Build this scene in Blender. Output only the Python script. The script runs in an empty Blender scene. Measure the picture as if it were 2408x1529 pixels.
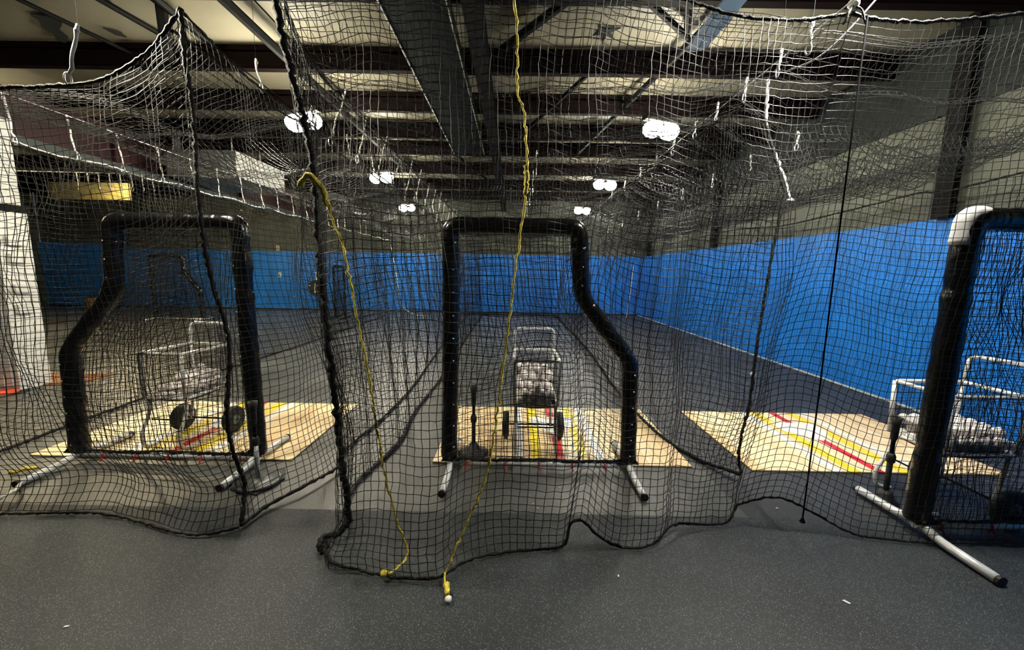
import bpy, math, random
import numpy as np
from mathutils import Matrix, Vector

# ------------------------------------------------------------------ camera, world, exposure
scene = bpy.context.scene
COL = scene.collection
random.seed(7)
CAM_H = 1.5
YAW, PITCH, ROLL, FPX = math.radians(-0.173), math.radians(7.658), math.radians(0.9586), 905.0
fw = Vector((math.sin(YAW) * math.cos(PITCH), math.cos(YAW) * math.cos(PITCH), -math.sin(PITCH)))
rt0 = Vector((math.cos(YAW), -math.sin(YAW), 0))
up0 = rt0.cross(fw)
rt = rt0 * math.cos(ROLL) + up0 * math.sin(ROLL)
up = up0 * math.cos(ROLL) - rt0 * math.sin(ROLL)
cam_data = bpy.data.cameras.new('camera')
cam_data.sensor_fit = 'HORIZONTAL'
cam_data.sensor_width = 36.0
cam_data.lens = 36.0 * FPX / 2408.0
cam_data.clip_start = 0.05
cam_data.clip_end = 200
cam = bpy.data.objects.new('camera', cam_data)
COL.objects.link(cam)
m = Matrix((rt, up, -fw)).transposed().to_4x4()
m.translation = Vector((0, 0, CAM_H))
cam.matrix_world = m
scene.camera = cam

world = bpy.data.worlds.new('world')
scene.world = world
world.use_nodes = True
world.node_tree.nodes['Background'].inputs[0].default_value = (0.6, 0.65, 0.7, 1)
world.node_tree.nodes['Background'].inputs[1].default_value = 0.05

scene.view_settings.view_transform = 'Standard'
scene.view_settings.look = 'None'
scene.view_settings.gamma = 1.0
scene.view_settings.use_curve_mapping = False
scene.view_settings.exposure = 1.25
scene.cycles.max_bounces = 4
scene.cycles.diffuse_bounces = 2
scene.cycles.glossy_bounces = 2
scene.cycles.adaptive_threshold = 0.04
scene.cycles.light_sampling_threshold = 0.02
scene.cycles.caustics_reflective = False
scene.cycles.caustics_refractive = False

LAMP_W = 66.0            # watts of each lamp's light
LAMP_Z = 3.42

# ------------------------------------------------------------------ materials
def new_mat(name):
    mt = bpy.data.materials.new(name)
    mt.use_nodes = True
    nt = mt.node_tree
    return mt, nt, nt.nodes['Principled BSDF']


def mat(name, col, rough=0.6, metal=0.0, var=0.0, scale=6.0, bump=0.0, bscale=60.0, spec=0.5, detail=4.0, stretch=(1, 1, 1)):
    mt, nt, b = new_mat(name)
    b.inputs['Base Color'].default_value = (*col, 1)
    b.inputs['Roughness'].default_value = rough
    b.inputs['Metallic'].default_value = metal
    b.inputs['Specular IOR Level'].default_value = spec
    tc = nt.nodes.new('ShaderNodeTexCoord')
    mp = nt.nodes.new('ShaderNodeMapping')
    mp.inputs['Scale'].default_value = stretch
    nt.links.new(tc.outputs['Object'], mp.inputs[0])
    if var > 0:
        n = nt.nodes.new('ShaderNodeTexNoise')
        n.inputs['Scale'].default_value = scale
        n.inputs['Detail'].default_value = detail
        nt.links.new(mp.outputs[0], n.inputs['Vector'])
        r = nt.nodes.new('ShaderNodeValToRGB')
        r.color_ramp.elements[0].position = 0.3
        r.color_ramp.elements[1].position = 0.7
        r.color_ramp.elements[0].color = (*[c * (1 - var) for c in col], 1)
        r.color_ramp.elements[1].color = (*[min(1, c * (1 + var)) for c in col], 1)
        nt.links.new(n.outputs['Fac'], r.inputs[0])
        nt.links.new(r.outputs[0], b.inputs['Base Color'])
    if bump > 0:
        n2 = nt.nodes.new('ShaderNodeTexNoise')
        n2.inputs['Scale'].default_value = bscale
        n2.inputs['Detail'].default_value = 3
        nt.links.new(mp.outputs[0], n2.inputs['Vector'])
        bp = nt.nodes.new('ShaderNodeBump')
        bp.inputs['Strength'].default_value = bump
        bp.inputs['Distance'].default_value = 0.01
        nt.links.new(n2.outputs['Fac'], bp.inputs['Height'])
        nt.links.new(bp.outputs[0], b.inputs['Normal'])
    return mt


def emit_mat(name, col, strength):
    mt, nt, b = new_mat(name)
    b.inputs['Base Color'].default_value = (*col, 1)
    b.inputs['Emission Color'].default_value = (*col, 1)
    b.inputs['Emission Strength'].default_value = strength
    mt.cycles.emission_sampling = 'NONE'
    return mt


def speckle_floor(name, base, fleck, amount, rough):
    """rubber floor: dark crumb with small pale flecks and soft scuffed clouds"""
    mt, nt, b = new_mat(name)
    tc = nt.nodes.new('ShaderNodeTexCoord')
    big = nt.nodes.new('ShaderNodeTexNoise')
    big.inputs['Scale'].default_value = 1.6
    big.inputs['Detail'].default_value = 5
    nt.links.new(tc.outputs['Object'], big.inputs['Vector'])
    r1 = nt.nodes.new('ShaderNodeValToRGB')
    r1.color_ramp.elements[0].position = 0.32
    r1.color_ramp.elements[1].position = 0.7
    r1.color_ramp.elements[0].color = (*[c * 0.62 for c in base], 1)
    r1.color_ramp.elements[1].color = (*[c * 1.4 for c in base], 1)
    nt.links.new(big.outputs['Fac'], r1.inputs[0])
    vo = nt.nodes.new('ShaderNodeTexVoronoi')
    vo.inputs['Scale'].default_value = 260.0
    nt.links.new(tc.outputs['Object'], vo.inputs['Vector'])
    sep = nt.nodes.new('ShaderNodeSeparateColor')
    nt.links.new(vo.outputs['Color'], sep.inputs[0])
    gt = nt.nodes.new('ShaderNodeMath')
    gt.operation = 'GREATER_THAN'
    gt.inputs[1].default_value = 1.0 - amount
    nt.links.new(sep.outputs[0], gt.inputs[0])
    lt = nt.nodes.new('ShaderNodeMath')
    lt.operation = 'LESS_THAN'
    lt.inputs[1].default_value = 0.42
    nt.links.new(vo.outputs['Distance'], lt.inputs[0])
    mul = nt.nodes.new('ShaderNodeMath')
    mul.operation = 'MULTIPLY'
    nt.links.new(gt.outputs[0], mul.inputs[0])
    nt.links.new(lt.outputs[0], mul.inputs[1])
    mix = nt.nodes.new('ShaderNodeMix')
    mix.data_type = 'RGBA'
    nt.links.new(mul.outputs[0], mix.inputs[0])
    nt.links.new(r1.outputs[0], mix.inputs[6])
    mix.inputs[7].default_value = (*fleck, 1)
    nt.links.new(mix.outputs[2], b.inputs['Base Color'])
    b.inputs['Roughness'].default_value = rough
    fine = nt.nodes.new('ShaderNodeTexNoise')
    fine.inputs['Scale'].default_value = 260
    nt.links.new(tc.outputs['Object'], fine.inputs['Vector'])
    bp = nt.nodes.new('ShaderNodeBump')
    bp.inputs['Strength'].default_value = 0.35
    bp.inputs['Distance'].default_value = 0.003
    nt.links.new(fine.outputs['Fac'], bp.inputs['Height'])
    nt.links.new(bp.outputs[0], b.inputs['Normal'])
    return mt


M = {}
M['floor'] = speckle_floor('rubber_speckled', (0.0092, 0.0132, 0.0165), (0.13, 0.16, 0.18), 0.22, 0.6)
M['floor_in'] = speckle_floor('rubber_cage', (0.076, 0.078, 0.073), (0.13, 0.13, 0.13), 0.05, 0.36)
M['floor_side'] = speckle_floor('rubber_walkway', (0.024, 0.026, 0.030), (0.12, 0.12, 0.12), 0.03, 0.55)
M['blue'] = mat('blue_paint', (0.010, 0.20, 0.72), 0.42, var=0.12, scale=3, bump=0.08, bscale=40)
M['insul'] = mat('grey_insulation', (0.095, 0.105, 0.082), 0.5, spec=0.25, var=0.3, scale=1.2, bump=0.25, bscale=7, stretch=(1, 1, 0.25))
M['roof'] = mat('roof_insulation', (0.27, 0.25, 0.18), 0.6, var=0.12, scale=1.5, bump=0.15, bscale=5)
M['tear'] = mat('torn_insulation', (0.016, 0.018, 0.016), 0.9, var=0.3, scale=10)
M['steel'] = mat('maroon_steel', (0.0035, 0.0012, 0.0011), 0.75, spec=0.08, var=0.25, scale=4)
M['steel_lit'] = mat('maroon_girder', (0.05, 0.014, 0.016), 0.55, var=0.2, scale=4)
M['steelblk'] = mat('black_steel', (0.004, 0.004, 0.004), 0.7, spec=0.12, var=0.2, scale=5)
M['greytrim'] = mat('grey_trim', (0.10, 0.12, 0.115), 0.5, var=0.15, scale=3)
M['duct'] = mat('teal_black_duct', (0.002, 0.005, 0.006), 0.7, spec=0.1, var=0.2, scale=2)
M['ductside'] = mat('galvanised_duct_side', (0.25, 0.26, 0.27), 0.4, 0.3, var=0.15, scale=6)
M['white'] = mat('white_paint', (0.78, 0.78, 0.74), 0.5, var=0.06, scale=3)
M['unitgrey'] = mat('unit_grey', (0.2, 0.22, 0.22), 0.45, var=0.08, scale=3)
M['twine'] = mat('black_twine', (0.014, 0.014, 0.0135), 0.45, var=0.3, scale=300, spec=0.22)
M['rope'] = mat('black_rope', (0.007, 0.007, 0.007), 0.55, var=0.4, scale=90, bump=0.8, bscale=160, spec=0.25)
M['thincord'] = mat('thin_black_cord', (0.002, 0.002, 0.002), 0.9, spec=0.03)
M['cord'] = mat('white_cord', (0.72, 0.71, 0.66), 0.6, var=0.15, scale=60)
M['zinc'] = mat('zinc_clip', (0.72, 0.72, 0.70), 0.3, 0.8)
M['yellow'] = mat('yellow_rope', (0.78, 0.60, 0.06), 0.6, var=0.35, scale=60, bump=0.8, bscale=150)
M['vinyl'] = mat('black_vinyl', (0.0025, 0.0025, 0.003), 0.22, var=0.3, scale=20, bump=0.7, bscale=14, spec=0.55)
M['foam'] = mat('white_foam', (0.75, 0.74, 0.72), 0.8, var=0.1, scale=20)
M['galv'] = mat('galvanised_pipe', (0.66, 0.68, 0.69), 0.36, 0.25, var=0.15, scale=14)
M['cartpipe'] = mat('cart_pipe', (0.74, 0.75, 0.74), 0.4, 0.12, var=0.12, scale=14)
M['discgrey'] = mat('dull_weight_disc', (0.05, 0.053, 0.055), 0.4, 0.3, var=0.4, scale=12)
M['rubber'] = mat('black_rubber', (0.006, 0.006, 0.006), 0.6, var=0.2, scale=30, bump=0.2, bscale=40)
M['red'] = mat('red_plastic', (0.62, 0.03, 0.035), 0.45)
M['ball'] = mat('baseball_leather', (0.95, 0.91, 0.88), 0.5, var=0.04, scale=25)
M['seam'] = mat('ball_stitch', (0.55, 0.16, 0.15), 0.7)
M['liner'] = mat('basket_liner', (0.005, 0.005, 0.005), 0.75)
M['wood'] = mat('maple_plank', (0.86, 0.66, 0.38), 0.42, var=0.10, scale=5, stretch=(3, 0.35, 1))
M['wood2'] = mat('maple_plank_dark', (0.79, 0.57, 0.30), 0.42, var=0.12, scale=5, stretch=(3, 0.35, 1))
M['wood3'] = mat('maple_plank_pale', (0.90, 0.73, 0.46), 0.42, var=0.10, scale=5, stretch=(3, 0.35, 1))
M['pwhite'] = mat('white_stripe_paint', (0.86, 0.85, 0.82), 0.4, var=0.04, scale=6)
M['pyellow'] = mat('yellow_stripe_paint', (0.86, 0.66, 0.012), 0.4, var=0.05, scale=6)
M['pred'] = mat('red_stripe_paint', (0.66, 0.018, 0.025), 0.4, var=0.05, scale=6)
M['matedge'] = mat('mat_backing', (0.10, 0.08, 0.05), 0.8)
M['bulb'] = emit_mat('lamp_glass', (1.0, 0.93, 0.74), 60.0)
M['fanblade'] = mat('pale_blue_blade', (0.16, 0.25, 0.36), 0.35, var=0.05, scale=4)
M['orange'] = mat('orange_plastic', (0.75, 0.34, 0.03), 0.5, var=0.1, scale=6)
M['redorange'] = mat('orange_red_rubber', (0.85, 0.10, 0.03), 0.5)
M['clay'] = mat('clay_turf', (0.30, 0.13, 0.06), 0.85, var=0.2, scale=12, bump=0.3, bscale=200)
M['tan'] = mat('tan_edge', (0.62, 0.50, 0.33), 0.7)
M['gold'] = mat('pale_gold_paint', (0.72, 0.62, 0.34), 0.5)
M['board'] = mat('dull_yellow_board', (0.085, 0.068, 0.018), 0.6, var=0.3, scale=3)
M['wall_shade'] = mat('upper_wall_shade', (0.012, 0.016, 0.016), 0.6, spec=0.2, var=0.3, scale=2)

# ------------------------------------------------------------------ helpers
def link(o):
    COL.objects.link(o)
    return o


def tag(o, label=None, cat=None, group=None, kind=None):
    if label: o['label'] = label
    if cat: o['category'] = cat
    if group: o['group'] = group
    if kind: o['kind'] = kind
    return o


def empty(name, loc=(0, 0, 0), rz=0.0):
    o = bpy.data.objects.new(name, None)
    o.empty_display_size = 0.1
    o.location = loc
    o.rotation_euler = (0, 0, rz)
    return link(o)


def mesh_np(name, V, Q, smooth=True):
    """V (n,3); Q list of faces or (k,4) array"""
    me = bpy.data.meshes.new(name)
    if isinstance(Q, np.ndarray):
        k = Q.shape[1]
        nf = len(Q)
        me.vertices.add(len(V))
        me.vertices.foreach_set('co', np.asarray(V, dtype=np.float32).ravel())
        me.loops.add(nf * k)
        me.loops.foreach_set('vertex_index', Q.astype(np.int32).ravel())
        me.polygons.add(nf)
        me.polygons.foreach_set('loop_start', np.arange(0, nf * k, k, dtype=np.int32))
        me.polygons.foreach_set('loop_total', np.full(nf, k, dtype=np.int32))
        me.update(calc_edges=True)
    else:
        me.from_pydata([tuple(v) for v in V], [], [tuple(f) for f in Q])
        me.update()
    if smooth:
        lt = np.zeros(len(me.polygons), dtype=np.int32)
        me.polygons.foreach_get('loop_total', lt)
        me.polygons.foreach_set('use_smooth', lt <= 4)     # end caps stay flat
    return me


class MB:
    def __init__(self):
        self.v = []
        self.f = []

    def add(self, V, F):
        o = len(self.v)
        self.v.extend([tuple(map(float, p)) for p in V])
        self.f.extend([tuple(i + o for i in f) for f in F])
        return self

    def box(self, x0, x1, y0, y1, z0, z1):
        V = [(x, y, z) for z in (z0, z1) for y in (y0, y1) for x in (x0, x1)]
        return self.add(V, [(0, 2, 3, 1), (4, 5, 7, 6), (0, 1, 5, 4), (2, 6, 7, 3), (0, 4, 6, 2), (1, 3, 7, 5)])

    def prism(self, pts, z0, z1):
        n = len(pts)
        V = [(x, y, z0) for x, y in pts] + [(x, y, z1) for x, y in pts]
        F = [tuple(range(n - 1, -1, -1)), tuple(range(n, 2 * n))]
        F += [(i, (i + 1) % n, n + (i + 1) % n, n + i) for i in range(n)]
        return self.add(V, F)

    def lathe(self, prof, n=20, c=(0, 0, 0), axis='z'):
        V, F = [], []
        for r, h in prof:
            for k in range(n):
                a = 2 * math.pi * k / n
                p = (r * math.cos(a), r * math.sin(a), h)
                if axis == 'x': p = (p[2], p[0], p[1])
                if axis == 'y': p = (p[0], p[2], p[1])
                V.append((p[0] + c[0], p[1] + c[1], p[2] + c[2]))
        for i in range(len(prof) - 1):
            for k in range(n):
                a, b2 = i * n + k, i * n + (k + 1) % n
                F.append((a, b2, b2 + n, a + n))
        F.append(tuple(range(n - 1, -1, -1)))
        F.append(tuple(range((len(prof) - 1) * n, len(prof) * n)))
        return self.add(V, F)

    def tube(self, pts, r, n=8, closed=False):
        P = np.array(pts, float)
        N = len(P)
        R = np.full(N, r) if np.isscalar(r) else np.array(r, float)
        if closed:
            T = np.roll(P, -1, 0) - np.roll(P, 1, 0)
        else:
            T = np.gradient(P, axis=0)
        T /= np.linalg.norm(T, axis=1)[:, None] + 1e-12
        ref = np.array([0, 0, 1.0]) if abs(T[0][2]) < 0.9 else np.array([1.0, 0, 0])
        nrm = np.cross(T[0], ref)
        V = []
        for i in range(N):
            nrm = nrm - T[i] * nrm.dot(T[i])
            nrm /= np.linalg.norm(nrm) + 1e-12
            bn = np.cross(T[i], nrm)
            for k in range(n):
                a = 2 * math.pi * k / n
                V.append(P[i] + R[i] * (math.cos(a) * nrm + math.sin(a) * bn))
        F = []
        L = N if closed else N - 1
        for i in range(L):
            j = (i + 1) % N
            for k in range(n):
                k2 = (k + 1) % n
                F.append((i * n + k, i * n + k2, j * n + k2, j * n + k))
        if not closed:
            F.append(tuple(range(n - 1, -1, -1)))
            F.append(tuple(range((N - 1) * n, N * n)))
        return self.add(V, F)

    def build(self, name, mt, parent=None, smooth=False, bevel=0.0, angle=None):
        me = mesh_np(name, self.v, self.f, smooth=smooth)
        o = bpy.data.objects.new(name, me)
        me.materials.append(M[mt] if isinstance(mt, str) else mt)
        link(o)
        if parent is not None: o.parent = parent
        if bevel > 0:
            b = o.modifiers.new('bevel', 'BEVEL')
            b.width = bevel
            b.segments = 2
            b.limit_method = 'ANGLE'
        return o


def fillet(pts, rad, seg=6, closed=False):
    P = [np.array(p, float) for p in pts]
    out = []
    n = len(P)
    for i in range(n):
        if not closed and i in (0, n - 1):
            out.append(P[i]); continue
        a, b, c = P[i - 1], P[i], P[(i + 1) % n]
        d1, d2 = a - b, c - b
        l1, l2 = np.linalg.norm(d1), np.linalg.norm(d2)
        r = min(rad, l1 * 0.48, l2 * 0.48)
        p0, p1 = b + d1 / l1 * r, b + d2 / l2 * r
        for k in range(seg + 1):
            t = k / seg
            out.append((1 - t) ** 2 * p0 + 2 * t * (1 - t) * b + t * t * p1)
    return out


def spline(pts, n):
    """Catmull-Rom through pts, n samples evenly spread along the length"""
    P = np.array(pts, float)
    Q = np.vstack([2 * P[0] - P[1], P, 2 * P[-1] - P[-2]])
    out = []
    for i in range(1, len(Q) - 2):
        p0, p1, p2, p3 = Q[i - 1], Q[i], Q[i + 1], Q[i + 2]
        for t in np.linspace(0, 1, 16, endpoint=False):
            out.append(0.5 * (2 * p1 + (p2 - p0) * t + (2 * p0 - 5 * p1 + 4 * p2 - p3) * t * t + (3 * p1 - p0 - 3 * p2 + p3) * t ** 3))
    out.append(P[-1])
    return resample(np.array(out), n)


def resample(P, n):
    P = np.asarray(P, float)
    d = np.r_[0, np.cumsum(np.linalg.norm(np.diff(P, axis=0), axis=1))]
    s = np.linspace(0, d[-1], n)
    return np.stack([np.interp(s, d, P[:, k]) for k in range(3)], 1)


def length(P):
    return float(np.linalg.norm(np.diff(np.asarray(P, float), axis=0), axis=1).sum())


def copy_tree(o, parent=None):
    c = o.copy()
    link(c)
    c.parent = parent
    for ch in o.children:
        copy_tree(ch, c)
    return c


# ------------------------------------------------------------------ the setting
XR, YF, ZB, ZC = 4.71, 14.45, 2.17, 4.26
XL, YB = -17.6, -6.0


def structure(o):
    o['kind'] = 'structure'
    return o


# floor: three sheets of rubber that butt together
mb = MB(); mb.box(XL, XR, YB, 2.25, -0.05, 0.0)
structure(mb.build('floor', 'floor'))
mb = MB(); mb.box(XL, 1.5, 2.25, YF, -0.05, 0.0)
structure(mb.build('floor_cage', 'floor_in'))
mb = MB(); mb.box(1.5, XR, 2.25, YF, -0.05, 0.0)
structure(mb.build('floor_walkway', 'floor_side'))


def quilt(name, mt, o0, du, dv, nrm, nu, nv, fu, parent=None):
    """a sheet from o0 spanned by du,dv, pushed along nrm by fu(u,v)"""
    o0, du, dv, nrm = map(lambda a: np.array(a, float), (o0, du, dv, nrm))
    u = np.linspace(0, 1, nu); v = np.linspace(0, 1, nv)
    U, Vv = np.meshgrid(u, v, indexing='ij')
    P = o0 + U[..., None] * du + Vv[..., None] * dv + fu(U, Vv)[..., None] * nrm
    idx = np.arange(nu * nv).reshape(nu, nv)
    Q = np.stack([idx[:-1, :-1], idx[1:, :-1], idx[1:, 1:], idx[:-1, 1:]], -1).reshape(-1, 4)
    me = mesh_np(name, P.reshape(-1, 3), Q)
    o = bpy.data.objects.new(name, me)
    me.materials.append(M[mt])
    link(o)
    if parent is not None: o.parent = parent
    return o


def pleat(w, per, amp):
    return lambda U, V: -amp * np.abs(np.sin(math.pi * U * w / per)) ** 0.5 + 0.012 * np.sin(17 * U * w + 9 * V) * np.sin(5 * V)


wall_right = structure(quilt('wall_right', 'insul', (XR + 0.04, YB, 0), (0, YF - YB, 0), (0, 0, ZC), (1, 0, 0), 220, 12, pleat(YF - YB, 1.5, 0.05)))
wall_far = structure(quilt('wall_far', 'insul', (XL, YF + 0.04, 0), (XR - XL, 0, 0), (0, 0, ZC), (0, 1, 0), 240, 12, pleat(XR - XL, 1.5, 0.05)))
structure(quilt('wall_left', 'insul', (XL - 0.04, YB, 0), (0, YF - YB, 0), (0, 0, ZC), (-1, 0, 0), 160, 8, pleat(YF - YB, 1.5, 0.05)))
structure(quilt('wall_back', 'insul', (XL, YB - 0.04, 0), (XR - XL, 0, 0), (0, 0, ZC), (0, -1, 0), 160, 8, pleat(XR - XL, 1.5, 0.05)))

# blue painted sheets along the lower walls
w = 1.22
y = YF - 0.03
while y > YB:
    y0 = max(YB, y - w)
    mb = MB(); mb.box(XR - 0.03, XR - 0.012, y0 + 0.002, y - 0.002, 0.02, ZB)
    mb.build('wall_panel', 'blue', wall_right)
    y -= w
x = XR - 0.03
k = 0
while x > XL:
    x0 = max(XL, x - w)
    top = ZB if x > -14.5 else ZB + 0.18
    mb = MB(); mb.box(x0 + 0.002, x - 0.002, YF - 0.03, YF - 0.012, 0.02, top)
    mb.build('wall_panel', 'blue', wall_far)
    x -= w
mb = MB(); mb.box(XR - 0.045, XR - 0.031, YB, YF - 0.05, 0.0, 0.022)
structure(mb.build('baseboard_right', 'white'))
mb = MB(); mb.box(XL, XR, YF - 0.045, YF - 0.031, 0.0, 0.05)
structure(mb.build('baseboard_far', 'rubber'))

# roof: insulation blankets bellying between purlins
PUR = [-4.6, -3.3, -2.0, -0.7, 0.9, 2.45, 3.85, 5.15, 6.35, 7.55, 8.55, 10.1, 11.9, 13.5]


def belly(U, V):
    Y = YB + V * (YF - YB)
    edges = np.array([YB] + PUR + [YF])
    i = np.clip(np.searchsorted(edges, Y) - 1, 0, len(edges) - 2)
    a, b = edges[i], edges[i + 1]
    t = (Y - a) / (b - a)
    return -0.07 * np.sin(math.pi * t) ** 0.7 + 0.01 * np.sin(U * 60) * np.sin(math.pi * t)


ceiling = structure(quilt('ceiling', 'roof', (XL, YB, ZC), (XR - XL, 0, 0), (0, YF - YB, 0), (0, 0, 1), 90, 200, belly))
for i, py in enumerate(PUR):
    mb = MB()
    mb.box(XL, XR, py - 0.006, py + 0.006, 3.98, ZC)
    mb.box(XL, XR, py - 0.006, py + 0.085, 3.97, 3.985)
    mb.box(XL, XR, py - 0.006, py + 0.006 + 0.07, ZC - 0.10, ZC - 0.08)
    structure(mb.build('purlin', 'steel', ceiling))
# torn flaps in the blankets
for pts in ([(-5.24, 4.51), (-5.10, 4.53), (-5.0, 4.60), (-5.12, 4.70), (-5.25, 4.78), (-5.30, 4.92), (-5.47, 5.04), (-5.52, 4.98), (-5.40, 4.86), (-5.38, 4.72), (-5.26, 4.62)],
            [(-4.70, 4.74), (-4.58, 4.82), (-4.60, 4.91), (-4.68, 4.86)],
            [(0.86, 4.56), (0.95, 4.62), (1.12, 4.60), (1.02, 4.68), (1.10, 4.80), (1.0, 4.74), (0.98, 4.90), (0.93, 4.72), (0.84, 4.74), (0.90, 4.65)]):
    mb = MB(); mb.prism(pts, ZC - 0.092, ZC - 0.079)
    structure(mb.build('torn_flap', 'tear', ceiling))

# added dark sheet: shade high on the right wall, put into its colour
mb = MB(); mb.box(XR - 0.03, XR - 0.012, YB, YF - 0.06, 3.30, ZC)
structure(mb.build('shade_band', 'wall_shade', wall_right))

# steel columns standing on the right wall, lines of beams under the roof
for cy in (4.33, 9.2, 13.6, -1.0):
    mb = MB()
    mb.box(XR - 0.10, XR - 0.085, cy - 0.09, cy + 0.09, ZB + 0.0, ZC)
    mb.box(XR - 0.085, XR - 0.05, cy - 0.012, cy + 0.012, ZB, ZC)
    mb.box(XR - 0.05, XR - 0.035, cy - 0.09, cy + 0.09, ZB, ZC)
    structure(mb.build('wall_column', 'steelblk', wall_right))
for cx in (-0.4,):
    mb = MB()
    mb.box(cx - 0.08, cx + 0.08, YB, YF, 3.72, 3.735)
    mb.box(cx - 0.012, cx + 0.012, YB, YF, 3.735, 3.955)
    mb.box(cx - 0.08, cx + 0.08, YB, YF, 3.955, 3.968)
    structure(mb.build('ridge_beam', 'steelblk', ceiling))
for (a, b, th) in (((-2.8, 2.6, 4.02), (-2.68, 9.5, 3.95), 0.05), ((-3.32, 2.6, 4.0), (-3.45, 4.6, 4.0), 0.035), ((0.60, 3.9, 4.1), (-0.30, 5.05, 4.1), 0.045), ((2.05, 3.9, 4.1), (1.28, 8.4, 4.0), 0.04),
                    ((1.05, 3.9, 4.1), (1.86, 4.62, 4.1), 0.035), ((1.55, 3.9, 4.12), (1.84, 4.6, 4.1), 0.03), ((0.9, 5.2, 4.0), (-0.25, 8.3, 4.0), 0.03), ((-1.3, 8.6, 4.0), (-0.5, 12.0, 4.0), 0.03),
                    ((-5.06, 4.0, 4.14), (-4.78, 5.15, 4.12), 0.022), ((-4.22, 4.0, 4.14), (-3.98, 5.15, 4.12), 0.028), ((-3.6, 4.25, 4.15), (-3.6, 4.27, 3.62), 0.05)):
    mb = MB(); mb.tube([a, b], th, 6)
    structure(mb.build('roof_brace', 'steelblk', ceiling))

# ------------------------------------------------------------------ lamps
def make_lamp(loc, rz, label, lit=1.0, col=(1.0, 0.95, 0.86)):
    root = empty('high_bay_lamp', loc, rz)
    tag(root, label, 'lamp', 'twin lamps hung under the roof')
    mb = MB(); mb.box(-0.28, 0.28, -0.05, 0.05, 0.10, 0.16)
    mb.build('housing', 'steelblk', root, bevel=0.01)
    mb = MB(); mb.tube([(-0.15, 0, 0.16), (-0.15, 0, 4.20 - loc[2])], 0.006, 6)
    mb.build('hanger', 'steelblk', root)
    mb = MB(); mb.tube([(0.15, 0, 0.16), (0.15, 0, 4.20 - loc[2])], 0.006, 6)
    mb.build('hanger', 'steelblk', root)
    for sx in (-0.135, 0.135):
        mb = MB(); mb.lathe([(0.03, 0.10), (0.06, 0.09), (0.11, 0.06), (0.13, 0.02), (0.125, -0.03), (0.09, -0.075), (0.05, -0.095), (0.01, -0.10)], 18, (sx, 0, 0))
        b = mb.build('bulb', 'bulb', root, smooth=True)
        b.visible_shadow = True
    sd = bpy.data.lights.new('lamp_beam', 'SPOT')      # the reflector throws most of the light down
    sd.energy = LAMP_W * lit * 0.80
    sd.color = col
    sd.spot_size = math.radians(168)
    sd.spot_blend = 0.35
    sd.shadow_soft_size = 0.10
    so = bpy.data.objects.new('lamp_beam', sd)
    so.location = (0, 0, -0.22)
    link(so)
    so.parent = root
    ld = bpy.data.lights.new('lamp_light', 'POINT')
    ld.energy = LAMP_W * lit * 0.33
    ld.color = col
    ld.shadow_soft_size = 0.10
    lo = bpy.data.objects.new('lamp_light', ld)
    lo.location = (0, 0, -0.22)
    link(lo)
    lo.parent = root
    return root


WARM = (1.0, 0.91, 0.72)
AMBER = (1.0, 0.80, 0.42)
make_lamp((1.93, 5.45, LAMP_Z), 0.35, 'large twin lamp glowing above the middle cage right of the yellow rope')
make_lamp((1.93, 8.65, LAMP_Z), 0.3, 'second twin lamp of the right-hand row, between the nearest and the farthest')
make_lamp((2.05, 12.1, LAMP_Z), 0.3, 'farthest twin lamp of the right-hand row, above the corner of the middle screen')
make_lamp((2.02, 2.15, LAMP_Z + 0.04), 0.3, 'twin lamp at the top edge above the pale cord knot on the right', 1.7)
make_lamp((-2.80, 5.35, LAMP_Z), -0.35, 'nearest twin lamp of the left-hand row, above the left cage edge', 1.0, WARM)
make_lamp((-2.80, 8.35, LAMP_Z), -0.3, 'second twin lamp of the left-hand row, above the yellow knot', 1.0, WARM)
make_lamp((-3.30, 12.1, LAMP_Z), -0.3, 'farthest and smallest twin lamp of the left-hand row', 1.0, WARM)
make_lamp((-2.75, 2.1, LAMP_Z + 0.02), -0.3, 'twin lamp over the front of the left cage, above the picture', 1.6, WARM)
make_lamp((-8.5, 5.2, LAMP_Z + 0.3), 0.0, 'added unseen twin lamp over the open floor beyond the left cage', 1.3, AMBER)  # this lamp and the next are extras, added out of view to warm the left
make_lamp((-9.5, 9.5, 3.84), 0.0, 'added unseen twin lamp over the far left corner of the hall', 1.9, AMBER)

# ------------------------------------------------------------------ fan, duct, heater unit, girder
fan = empty('ceiling_fan', (1.58, 2.30, 3.50))
tag(fan, 'ceiling fan with long pale blue blade reaching down at the top edge', 'fan')
mb = MB(); mb.lathe([(0.02, 0.16), (0.12, 0.15), (0.15, 0.08), (0.15, -0.02), (0.10, -0.07), (0.02, -0.08)], 20)
mb.build('motor', 'unitgrey', fan, smooth=True)
mb = MB(); mb.tube([(0, 0, 0.15), (0, 0, 0.60)], 0.02, 8)
mb.build('down_rod', 'steelblk', fan)
for q in range(4):
    a = math.pi / 2 * q
    pts = []
    L, wd = 1.47, 0.088
    pts += [(0.12, -0.05), (0.35, -wd * 0.9), (L - 0.10, -wd)]
    for t in np.linspace(-90, 90, 9):
        pts.append((L - 0.10 + 0.10 * math.cos(math.radians(t)), wd * math.sin(math.radians(t))))
    pts += [(0.35, wd * 0.9), (0.12, 0.05)]
    rp = [(x_ * math.sin(a) + y_ * math.cos(a), x_ * math.cos(a) - y_ * math.sin(a)) for x_, y_ in pts][::-1]
    mb = MB(); mb.prism(rp, 0.0, 0.018)
    b = mb.build('blade', 'fanblade', fan)

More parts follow.
